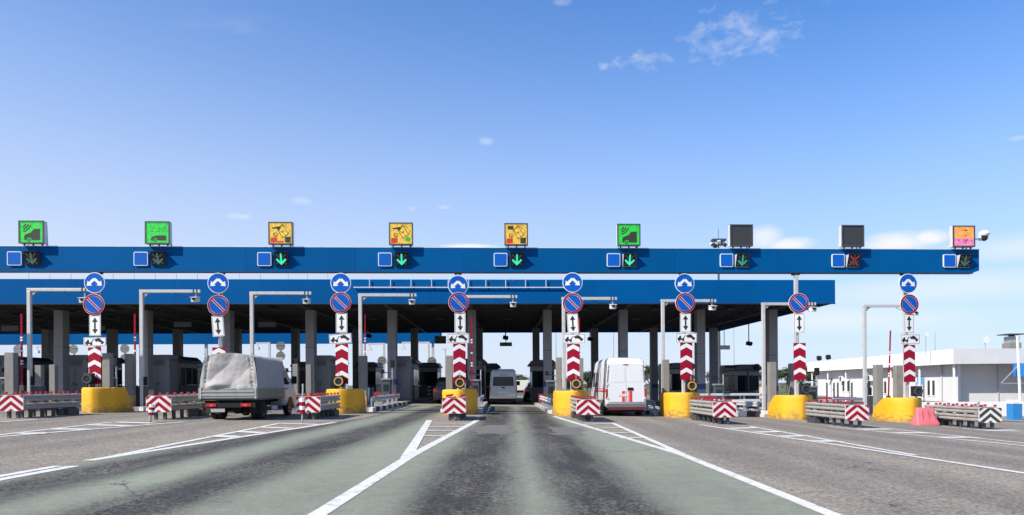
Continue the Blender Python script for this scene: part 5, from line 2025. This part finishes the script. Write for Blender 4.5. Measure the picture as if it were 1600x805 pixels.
def along(px):
    """distance along the long side at a pixel column"""
    a, _ = ray(px, 600)
    dx, dy = -math.sin(ang), math.cos(ang)
    ox, oy = math.cos(ang) * OV + C.x, math.sin(ang) * OV + C.y
    return (a * oy - ox) / (dx - a * dy)


M_FRAME = mat('window_frame_white', (0.7, 0.7, 0.7), 0.5)
for px, w, z0, z1 in ((1318.5, .75, 1.1, 2.5), (1326, .75, 1.1, 2.5), (1358.5, .9, .9, 2.5), (1384, .7, 1.0, 2.4), (1452, .62, .95, 2.45), (1459.5, .62, .95, 2.45)):
    k = along(px)
    wd = MB().box(OV - .05, OV - .004, k - w / 2, k + w / 2, z0, z1).build('window', M_FRAME, b_)
    MB().box(OV - .058, OV - .051, k - w / 2 + .09, k + w / 2 - .09, z0 + .1, z1 - .1).build('pane', M_GLASS, wd)
k = along(1300)
d = MB().box(OV - .06, OV - .004, k - .75, k + .75, .3, 2.45).build('door', mat('door_pale', (0.66, 0.66, 0.67), 0.5), b_)
MB().box(OV - .09, OV - .061, k - .5, k - .42, 1.3, 1.45).build('handle', M_BLACK, d)
MB().box(OV - .6, OV - .061, k - .3, k + .3, 2.55, 2.66).build('door_lamp', M_BLACK, d)
pm = mat('blue_poster', (0.05, 0.28, 0.62), 0.45, 0, 0.25, 3)
for px, w, z0, z1, m_ in ((1412, .9, .9, 2.6, pm), (1438, 1.1, 2.0, 2.7, pm), (1439, 1.0, .9, 1.95, mat('grey_poster', (0.45, 0.46, 0.5), 0.5, 0, 0.2, 4))):
    k = along(px)
    MB().box(OV - .03, OV - .004, k - w / 2, k + w / 2, z0, z1).build('wall_poster', m_, b_)
for q in range(3):
    ac = MB().box(OV - .45, OV - .01, 9.5 + q * 8.3, 10.4 + q * 8.3, 2.35, 2.95).build('air_conditioner', M_CAMBODY, b_, bevel=.03)
    MB().box(OV - .462, OV - .451, 9.58 + q * 8.3, 10.1 + q * 8.3, 2.41, 2.89).build('fan_grille', M_DARKGREY, ac)
for q in (3.4, 14.2, 26.0):
    MB().cyl((OV - .08, q, .2), (OV - .08, q, zr - 1.2), .05, n=8).build('downpipe', M_STEEL_P, b_)
MB().box(OV - .03, OV - .003, OV + .1, OV + 35.8, .0, .55).build('plinth', M_CONC, b_)
MB().bar((OV + 3.5, 1.66, zr - 1.2), (OV + 3.5, 1.66, .2), .08).build('conduit', M_STEEL_P, b_)
# roof fittings
vt = MB().box(6.1, 7.0, 3, 4.2, zr - .3, zr + .6).build('roof_vent', M_CONC, b_)
MB().box(6.2, 6.9, 3.1, 4.1, zr + .605, zr + 1.15).build('vent_grille', M_STEEL, vt)
MB().box(5.8, 7.3, 2.8, 4.4, zr + 1.28, zr + 1.36).build('vent_cap', M_DARKGREY, vt)
MB().box(6.4, 6.7, 3.4, 3.8, zr + 1.152, zr + 1.278).build('vent_stem', M_DARKGREY, vt)
for px, py, r in ((1541, 531, .28), (1448, 523, .14)):
    q = P(px, py, 62.0)
    t = thing('satellite_dish', 'white satellite dish on the roof of the service building' + (' near the chimney' if r > .2 else ' on a thin mast'), 'satellite dish', (q.x, q.y, zr - .85), 0)
    h = q.z - (zr - .85)
    MB().cyl((0, .15, -.4), (0, .15, h), .03, n=6).build('mast', M_STEEL, t)
    rings = []
    for d_, rr in ((.16, .02), (.12, r * .5), (.04, r * .8), (-.04, r)):
        rings.append([(rr * math.cos(2 * PI * i / 18), d_, h + rr * math.sin(2 * PI * i / 18)) for i in range(18)])
    MB().loft(rings, True, True).build('dish', M_WHITE, t, smooth=True)
q = P(1461, 520, 63)
o = MB().cyl((0, 0, -.4), (0, 0, q.z - (zr - .85)), .035, .02, n=6).build('roof_mast', M_STEEL)
o.location = (q.x, q.y, zr - .85)
tag(o, 'thin grey mast standing on the roof of the service building', 'mast')
for px, lab in ((1286, 'left of the two dark floodlights on the far roof edge'), (1300.5, 'right of the two dark floodlights on the far roof edge')):
    kq = along(px)
    w0 = Vector((C.x + math.cos(ang) * .4 - math.sin(ang) * kq, C.y + math.sin(ang) * .4 + math.cos(ang) * kq, zr - .85))
    t = thing('floodlight', lab, 'floodlight', w0, 0, 'roof floodlights')
    MB().cyl((0, 0, -.2), (0, 0, .25), .06, n=8).build('stem', M_DARKGREY, t)
    MB().obox((0, -.1, .45), (.55, .35, .5), Matrix.Rotation(R(-25), 3, 'X')).build('lamp_head', M_BLACK, t, bevel=.05)
# blue awning at the right edge with a strut
q = P(1596, 578, 57.5)
t = thing('blue_awning', 'blue awning panel on a steel frame by the service building at the right edge', 'awning', (q.x, q.y, ground_z(q.x, q.y)), 0)
hz = q.z - ground_z(q.x, q.y)
MB().box(-.25, 3, -.6, .6, hz - .55, hz + .45).build('panel', mat('awning_blue', (0.015, 0.16, 0.5), 0.5), t, bevel=.03)
MB().bar((-1.6, 0, hz - 1.05), (-.2, 0, hz + .4), .07).build('strut', M_STEEL, t)
MB().bar((-1.6, 0, hz - 1.05), (2, 0, hz - 1.05), .07).build('rail', M_STEEL, t)
MB().bar((-.1, 0, -.0), (-.1, 0, hz - .552), .1).build('post', M_STEEL, t)

# ------------------------------------------------------------------ low walls, railings, poles on the right
def run_wall(name, label, pxa, pxb, y, zlo, zhi, m_, cat, thick=.2):
    a, b = P(pxa, 620, y), P(pxb, 620, y)
    o = MB().box(0, b.x - a.x, 0, thick, zlo, zhi).build(name, m_, bevel=.01)
    o.location = (a.x, y, 0)
    return tag(o, label, cat)


run_wall('low_wall', 'low white concrete wall in front of the service building', 1436, 1600, 47.0, -1.2, .08, M_WHITE, 'wall')
run_wall('low_wall', 'dark grey low wall left of the rightmost yellow block', 1262, 1372, 47.5, -1.2, .12, M_DARKGREY, 'wall')
t = thing('red_railing', 'railing with dark posts and red rail in front of the white building', 'railing', (P(1268, 620, 49.0).x, 49.0, ground_z(20, 49)), 0)
lnr = P(1352, 620, 49).x - P(1268, 620, 49).x
zr_ = z_at(1300, 621.5, 49) - ground_z(20, 49)
MB().box(0, lnr * .83, -.04, .04, zr_ - .06, zr_ + .06).build('rail', M_RED, t)
for px in (1293, 1304, 1310, 1332, 1357):
    x = P(px, 610, 49).x - P(1268, 610, 49).x
    MB().box(x - .04, x + .04, .041, .12, 0, z_at(px, 598, 49) - ground_z(20, 49)).build('post', M_DARKGREY, t)
for px0, px1, y, zz_, lab in ((1062, 1190, 41.5, 1.02, 'pale double guard rail right of the white van'), (1155, 1200, 52.0, 1.0, 'pale guard rail beyond the rightmost booth'), (1300, 1375, 43.0, .95, 'pale guard rail behind the right crash barrier')):
    a, b = P(px0, 620, y), P(px1, 620, y)
    gz = ground_z((a.x + b.x) / 2, y)
    t = thing('guard_rail', lab, 'guard rail', (a.x, y, gz), R(2), 'pale rails on the right')
    for z in (zz_ - .35, zz_):
        MB().box(0, b.x - a.x, -.05, .05, z - .07, z + .07).build('rail', M_RAIL_W, t, bevel=.03)
    nn = int((b.x - a.x) / 1.2) + 1
    for j in range(nn):
        x = .1 + j * 1.2
        MB().box(x - .05, x + .05, .052, .14, -.1, zz_ + .05).build('post', M_STEEL, t)
# kerb stones black and white by the rightmost booth lane
t = thing('painted_kerb', 'row of black and white kerb stones by the lane right of the white van', 'kerb', G(1146, 651), R(3))
for j in range(5):
    MB().box(j * .7, j * .7 + .68, 0, .25, -.05, .26).build('kerb_stone', (M_KERB_W, M_KERB_B)[j % 2], t, bevel=.02)

# signal post and hanging signs under the canopy
HANG = [(15, 513, 26, 8, 56, 'at the left edge'), (285, 507, 26, 8, 56, 'left above the canvas truck'), (417, 507, 27, 8, 56, 'right above the canvas truck'), (160, 513, 8, 7, 58, 'behind the leftmost sign stack'),
        (790.5, 538, 19, 6, 64, 'above the silver minibus'), (1132, 543, 18, 6.5, 64, 'above the rightmost booth'), (688, 531, 18, 12, 68, 'left of the middle tow plate')]
for px, py, w, h, y, lab in HANG:
    q = P(px, py, y)
    k = y / FPX
    t = thing('hanging_sign', 'small grey hanging lane sign under the canopy ' + lab, 'sign', q, AF, 'hanging lane signs under the canopy')
    MB().box(-w * k / 2, w * k / 2, 0, .12, -h * k / 2, h * k / 2).build('panel', M_BOOTH if py != 543 else M_CASE, t, bevel=.02)
    MB().cyl((0, .06, h * k / 2), (0, .06, CZ0 + .3 - q.z), .03, n=6).build('rod', M_DARKGREY, t)
for px, py, y, lab in ((1170, 537, 62, 'above the far right lane'), (922, 530, 66, 'left above the white van'), (577, 525, 66, 'left of the middle'), (790, 528, 60, 'over the minibus lane')):
    q = P(px, py, y)
    t = thing('hanging_camera', 'dark camera on a drop rod under the canopy ' + lab, 'camera', q, 0, 'dark drop cameras under the canopy')
    MB().cyl((0, 0, .1), (0, 0, CZ0 + .3 - q.z), .04, n=6).build('rod', M_BLACK, t)
    MB().obox((.0, -.1, 0), (.45, .5, .32), Matrix.Rotation(R(15), 3, 'Y')).build('camera_body', M_BLACK, t, bevel=.06)
q = P(1169, 590, 55)
gz = ground_z(q.x, 55)
t = thing('lane_light_post', 'dark post with a small lane light beside the rightmost booth', 'post', (q.x, 55, gz), 0)
MB().cyl((0, 0, 0), (0, 0, 2.9), .07, n=8).build('post', M_DARKGREY, t)
MB().bar((0, 0, 2.7), (.55, 0, 2.9), .06).build('arm', M_DARKGREY, t)
MB().obox((.65, 0, 3.0), (.3, .3, .5), Matrix.Rotation(R(10), 3, 'Y')).build('lamp', M_BLACK, t, bevel=.04)

# opposite carriageway seen from behind: sign backs on posts, portal frames
M_BACK = mat('sign_back_grey', (0.20, 0.205, 0.21), 0.5, 0.4, 0.1, 4)
for i, (px, py, n_) in enumerate(((28, 546, 2), (115, 546, 1), (195, 545, 2), (277, 543.5, 1), (438.5, 541, 2), (597, 564, 1), (675, 565, 1))):
    y = 76.0
    q = P(px, py, y)
    gz = ground_z(q.x, y)
    t = thing('far_sign', 'grey round traffic sign seen from behind in the far lanes, ' + ORD[i], 'sign', (q.x, y, gz), 0, 'far signs seen from behind')
    for j in range(n_):
        z = q.z - gz - j * 1.02
        d = MB().disc(0, z, .47, 0, .03, 24).build('disc', M_BACK, t)
        MB().ring(0, z, .44, .475, -.02, -.001, 24).build('rim', M_STEEL, d)
        MB().box(-.3, .3, -.04, -.021, z + .12, z + .17).build('brace', M_STEEL, d)
    MB().cyl((0, .1, 0), (0, .1, q.z - gz + .4), .09, n=8).build('post', M_STEEL, t)
for i, (px, x2, py) in enumerate(((75, 56, 540.5), (670, 628, 534), (600, 575, 536), (421, 400, 535))):
    y = 80.0
    q = P(px, py, y)
    gz = ground_z(q.x, y)
    ln = (x2 - px) * y / FPX
    t = thing('far_portal', 'thin grey camera frame in the far lanes, ' + ORD[[0, 3, 2, 1][i]], 'frame', (q.x, y, gz), 0, 'thin frames in the far lanes')
    h = q.z - gz
    MB().box(-.1, .1, -.1, .1, 0, h).build('post', M_POLE, t)
    MB().box(min(ln, 0), max(ln, 0) - .101, -.08, .08, h - .18, h).build('arm', M_POLE, t)
    MB().box(ln - .15 * (1 if ln > 0 else -1) - .2, ln - .15 * (1 if ln > 0 else -1) + .2, -.2, .2, h - .8, h - .5).build('camera', M_CAMBODY, t)
    MB().bar((ln + .2, 0, h - .5), (ln + .2, 0, h - .18), .05).build('drop_rod', M_STEEL, t)

# light mast beyond the canopy and far lamps
q = P(1122.5, 380, 96.0)
gz = ground_z(q.x, 96)
t = thing('light_mast', 'tall mast with a ring of floodlights rising behind the gantry', 'mast', (q.x, 96.0, gz), 0)
h = q.z - gz
MB().cyl((0, 0, 0), (0, 0, h), .22, .11, n=10).build('mast', M_DARKGREY, t)
MB().cyl((0, 0, h), (0, 0, h + 1.9), .03, n=6).build('rod', M_DARKGREY, t)
MB().box(-.9, .9, -.5, .5, h + .25, h + .5).build('top_frame', M_DARKGREY, t)
for j in range(7):
    a = 2 * PI * j / 7
    MB().obox((.85 * math.cos(a), .85 * math.sin(a), h - .25 + (.25 if j % 2 else 0)), (.42, .42, .34), Matrix.Rotation(a, 3, 'Z') @ Matrix.Rotation(R(30), 3, 'Y')).build('floodlight', M_CASE if j % 2 else M_DARKGREY, t)
LMP = [(695.5, 546, 105, 'left of the middle sign stack'), (868, 500, 112, 'left of the white van'), (958, 508, 110, 'above the white van'), (1146, 500, 118, 'right under the canopy edge')]
for px, py, y, lab in LMP:
    q = P(px, py, y)
    gz = ground_z(q.x, y)
    t = thing('street_lamp', 'thin far street lamp seen under the canopy ' + lab, 'street lamp', (q.x, y, gz), 0, 'far street lamps')
    MB().cyl((0, 0, 0), (0, 0, q.z - gz), .13, .07, n=8).build('pole', M_STEEL_P, t)
    MB().box(-.5, .5, -.15, .15, q.z - gz, q.z - gz + .14).build('lamp_head', M_CASE, t)

# beige outbuilding beyond the plaza
y = 92.0
a, b = P(1156, 598, y), P(1206, 598, y)
t = thing('beige_outbuilding', 'low beige outbuilding beyond the booths right of the middle', 'building', (a.x, y, -.6), 0)
w, h = b.x - a.x, a.z + .6
MB().box(0, w, .1, 6, 0, h - .25).build('wall', mat('beige_render', (0.62, 0.50, 0.38), 0.8, 0, 0.08, 1), t)
MB().box(-.2, w + .2, -.1, 6.2, h - .248, h).build('roof', mat('outbuilding_roof', (0.35, 0.25, 0.2), 0.7), t)
for x in (w * .3, w * .8):
    f = MB().box(x - .5, x + .5, .04, .098, .4, 1.5).build('window', M_FRAME, t)
    MB().box(x - .42, x + .42, .03, .039, .48, 1.42).build('pane', M_GLASS, f)


# road worker, half hidden behind the yellow block
def worker():
    y = 46.0
    q = P(1267, 622, y)
    gz = ground_z(q.x, y)
    top = z_at(1265, 610, y) - gz
    k = 1.0
    t = thing('person', 'road worker in a yellow high visibility vest bending down behind the yellow block', 'person', (q.x, y, gz), R(20))
    V = [(0, 0, .92), (.10, 0, .90), (.12, .02, .48), (.12, .06, .07), (.12, -.08, .04), (-.10, 0, .90), (-.12, .10, .50), (-.12, .16, .07), (-.12, .02, .04),
         (0, -.06, 1.10), (0, -.16, 1.26), (0, -.24, 1.38), (0, -.30, 1.45), (0, -.36, 1.53), (0, -.40, 1.60), (.19, -.24, 1.36), (.23, -.30, 1.08), (.20, -.42, .86), (.18, -.48, .80), (-.19, -.24, 1.36), (-.23, -.30, 1.08), (-.20, -.42, .86), (-.18, -.48, .80)]
    E = [(0, 1), (1, 2), (2, 3), (3, 4), (0, 5), (5, 6), (6, 7), (7, 8), (0, 9), (9, 10), (10, 11), (11, 12), (12, 13), (13, 14), (11, 15), (15, 16), (16, 17), (17, 18), (11, 19), (19, 20), (20, 21), (21, 22)]
    rad = {0: .14, 1: .10, 2: .07, 3: .05, 4: .045, 5: .10, 6: .07, 7: .05, 8: .045, 9: .14, 10: .16, 11: .13, 12: .055, 13: .10, 14: .09, 15: .06, 16: .048, 17: .036, 18: .04, 19: .06, 20: .048, 21: .036, 22: .04}
    me = bpy.data.meshes.new('body')
    me.from_pydata(V, E, [])
    o = bpy.data.objects.new('body', me)
    COL.objects.link(o)
    o.parent = t
    md = o.modifiers.new('skin', 'SKIN')
    sv = me.skin_vertices[0].data if me.skin_vertices else None
    if sv is None:
        bm = bmesh.new()
        bm.from_mesh(me)
        bm.verts.layers.skin.verify()
        bm.to_mesh(me)
        bm.free()
        sv = me.skin_vertices[0].data
    for i, r in rad.items():
        sv[i].radius = (r, r)
    sv[0].use_root = True
    o.modifiers.new('sub', 'SUBSURF').levels = 1
    me.materials.append(mat('work_trousers', (0.03, 0.035, 0.05), 0.8))
    # vest shell
    rings = []
    for (cx, cy, cz, rx, ry) in ((0, -.02, .98, .20, .16), (0, -.06, 1.10, .20, .17), (0, -.15, 1.24, .22, .18), (0, -.21, 1.34, .22, .15), (0, -.25, 1.41, .13, .10)):
        rings.append([(cx + rx * math.cos(2 * PI * i / 16), cy + ry * math.sin(2 * PI * i / 16), cz) for i in range(16)])
    MB().loft(rings, False, False).build('vest', mat('hi_vis_yellow', (0.62, 0.75, 0.05), 0.7, emit=None), t, smooth=True)
    rings = []
    for (cz, r, dy) in ((1.44, .05, 0), (1.50, .10, -.01), (1.58, .115, -.01), (1.66, .10, 0), (1.70, .05, 0)):
        rings.append([(r * math.cos(2 * PI * i / 14), -.37 + dy + r * 1.15 * math.sin(2 * PI * i / 14), cz) for i in range(14)])
    MB().loft(rings).build('head', mat('skin', (0.45, 0.27, 0.19), 0.6), t, smooth=True)
    rings = []
    for (cz, r) in ((1.60, .122), (1.68, .112), (1.73, .06)):
        rings.append([(r * math.cos(2 * PI * i / 14), -.36 + r * 1.15 * math.sin(2 * PI * i / 14), cz) for i in range(14)])
    MB().loft(rings, False, True).build('hair', mat('dark_hair', (0.03, 0.022, 0.018), 0.8), t, smooth=True)
    t.scale = (1, 1, max(.7, min(1.0, top / 1.72)))


worker()


# ------------------------------------------------------------------ trees
def leaf_mat(name, col):
    mt = mat(name, col, 0.7, 0, 0.45, 0.6)
    return mt


M_BARK = mat('bark', (0.10, 0.08, 0.06), 0.9, 0, 0.2, 8)
LEAF = [leaf_mat('leaf_green', (0.060, 0.085, 0.030)), leaf_mat('leaf_olive', (0.085, 0.095, 0.045)), leaf_mat('leaf_dark', (0.035, 0.055, 0.026))]


def make_tree(seed, h, w, m_, n_leaf=2600, bare=False):
    rr = random.Random(seed)
    tr = MB()
    tips = []

    def limb(p, d, ln, r, lev):
        q = p + d * ln
        tr.cyl(p, q, r, r * .62, n=6, caps=False)
        if lev == 0:
            tips.append(q)
            return
        for _ in range(3 if lev > 1 else 4):
            nd = (d + Vector((rr.uniform(-1, 1), rr.uniform(-1, 1), rr.uniform(-.15, .75))) * .75).normalized()
            limb(q, nd, ln * rr.uniform(.6, .8), r * .6, lev - 1)
        tips.append(q)
    limb(Vector((0, 0, -.2)), Vector((rr.uniform(-.08, .08), rr.uniform(-.08, .08), 1)).normalized(), h * .17, h * .022, 3)
    zs = max(p.z for p in tips)
    xs_ = max(max(abs(p.x), abs(p.y)) for p in tips)
    kz, kx = h * .95 / zs, (w / 2) * .95 / xs_
    tr.v = [(x * (1 if z < h * .25 else kx), y * (1 if z < h * .25 else kx), z * kz) for x, y, z in tr.v]
    lf = MB()
    nt = len(tips)
    for i in range(n_leaf):
        c = tips[rr.randrange(nt)]
        c = Vector((c.x * kx, c.y * kx, c.z * kz))
        g = Vector((rr.gauss(0, 1), rr.gauss(0, 1), rr.gauss(0, .8))) * (w * .075)
        p = c + g
        sz = rr.uniform(.10, .24) * (w / 6) ** .5 * (.6 if bare else 1)
        a = Vector((rr.uniform(-1, 1), rr.uniform(-1, 1), rr.uniform(-1, 1))).normalized()
        b = a.orthogonal().normalized()
        c2 = a.cross(b)
        lf.add([p + b * sz, p + c2 * sz * .6, p - b * sz, p - c2 * sz * .6], [(0, 1, 2, 3)])
    return tr, lf


protos = []
for i, (h, w, m_, nl, bare) in enumerate(((8, 7, LEAF[0], 3000, 0), (9, 7.5, LEAF[1], 2600, 0), (7, 6, LEAF[2], 3000, 0), (8.5, 7, LEAF[1], 700, 1))):
    tr, lf = make_tree(20 + i, h, w, m_, nl, bare)
    me_t = tr.mesh('trunk', M_BARK)
    me_l = bpy.data.meshes.new('crown')
    me_l.from_pydata(lf.v, [], lf.f)
    me_l.materials.append(m_)
    protos.append((h, w, me_t, me_l))
TREES = [  # px, top y, distance, kind, width factor
    (819, 586, 150, 0, 1.5), (845, 590, 165, 2, 1.5), (870, 592, 175, 1, 1.6), (897, 585, 150, 3, 1.2), (918, 581, 150, 2, 1.4), (1003, 575, 140, 1, 1.4), (1017, 570, 120, 1, 1.1), (1040, 574, 130, 0, 1.3),
    (1060, 580, 140, 2, 1.4), (1108, 577, 130, 3, 1.0), (1143, 573, 125, 1, .9), (1180, 567, 118, 3, 1.0), (1200, 578, 130, 2, 1.2), (1228, 575, 125, 0, 1.3), (1252, 572, 128, 2, 1.4), (1272, 576, 135, 0, 1.3),
    (30, 590, 150, 0, 1.8), (170, 592, 160, 2, 1.8), (250, 590, 150, 1, 1.8), (380, 593, 160, 0, 1.8), (450, 592, 155, 2, 1.8), (684, 594, 150, 2, 1.5), (655, 596, 170, 0, 1.6), (572, 596, 170, 1, 1.6), (520, 598, 175, 2, 1.6), (770, 598, 200, 2, 2.0), (745, 597, 210, 0, 2.0)]
TREE_LAB = ['rounded green tree right of the silver minibus', 'low dark tree right of the minibus booth', 'low olive tree left of the white van', 'sparse tree behind the sign stack left of the white van', 'dark tree just left of the white van',
            'olive tree behind the white van', 'olive tree just right of the white van', 'green tree behind the booth right of the white van', 'dark tree behind the sign stack right of the white van', 'sparse bare tree behind the column right of the white van',
            'small olive tree over the rightmost booth', 'sparse tree over the beige outbuilding', 'dark tree right of the beige outbuilding', 'green tree left of the second chevron board from right', 'dark tree left of the white building',
            'green tree at the far end of the white building', 'low green tree far behind at the left edge', 'low dark tree far behind the leftmost sign stack', 'low olive tree far behind the left booths near the truck', 'low green tree far behind the truck canvas', 'low dark tree far behind the truck bonnet',
            'dark low tree left of the middle sign stack', 'low green tree under the far blue gantry', 'low olive tree far behind the block right of the truck', 'low dark tree far behind the truck cab',
            'low dark tree behind the silver minibus', 'low green tree left of the silver minibus']
for (px, py, y, k, wf), lab in zip(TREES, TREE_LAB):
    q = P(px, py, y)
    gz = ground_z(q.x, y)
    h, w, me_t, me_l = protos[k]
    sc_ = (q.z - gz) / h
    t = thing('tree', lab, 'tree', (q.x, y, gz - .1), random.uniform(0, 6.28), 'trees beyond the plaza')
    wf *= 1.35
    t.scale = (sc_ * wf, sc_ * wf, sc_)
    for nm, me in (('trunk', me_t), ('crown', me_l)):
        o = bpy.data.objects.new(nm, me)
        COL.objects.link(o)
        o.parent = t
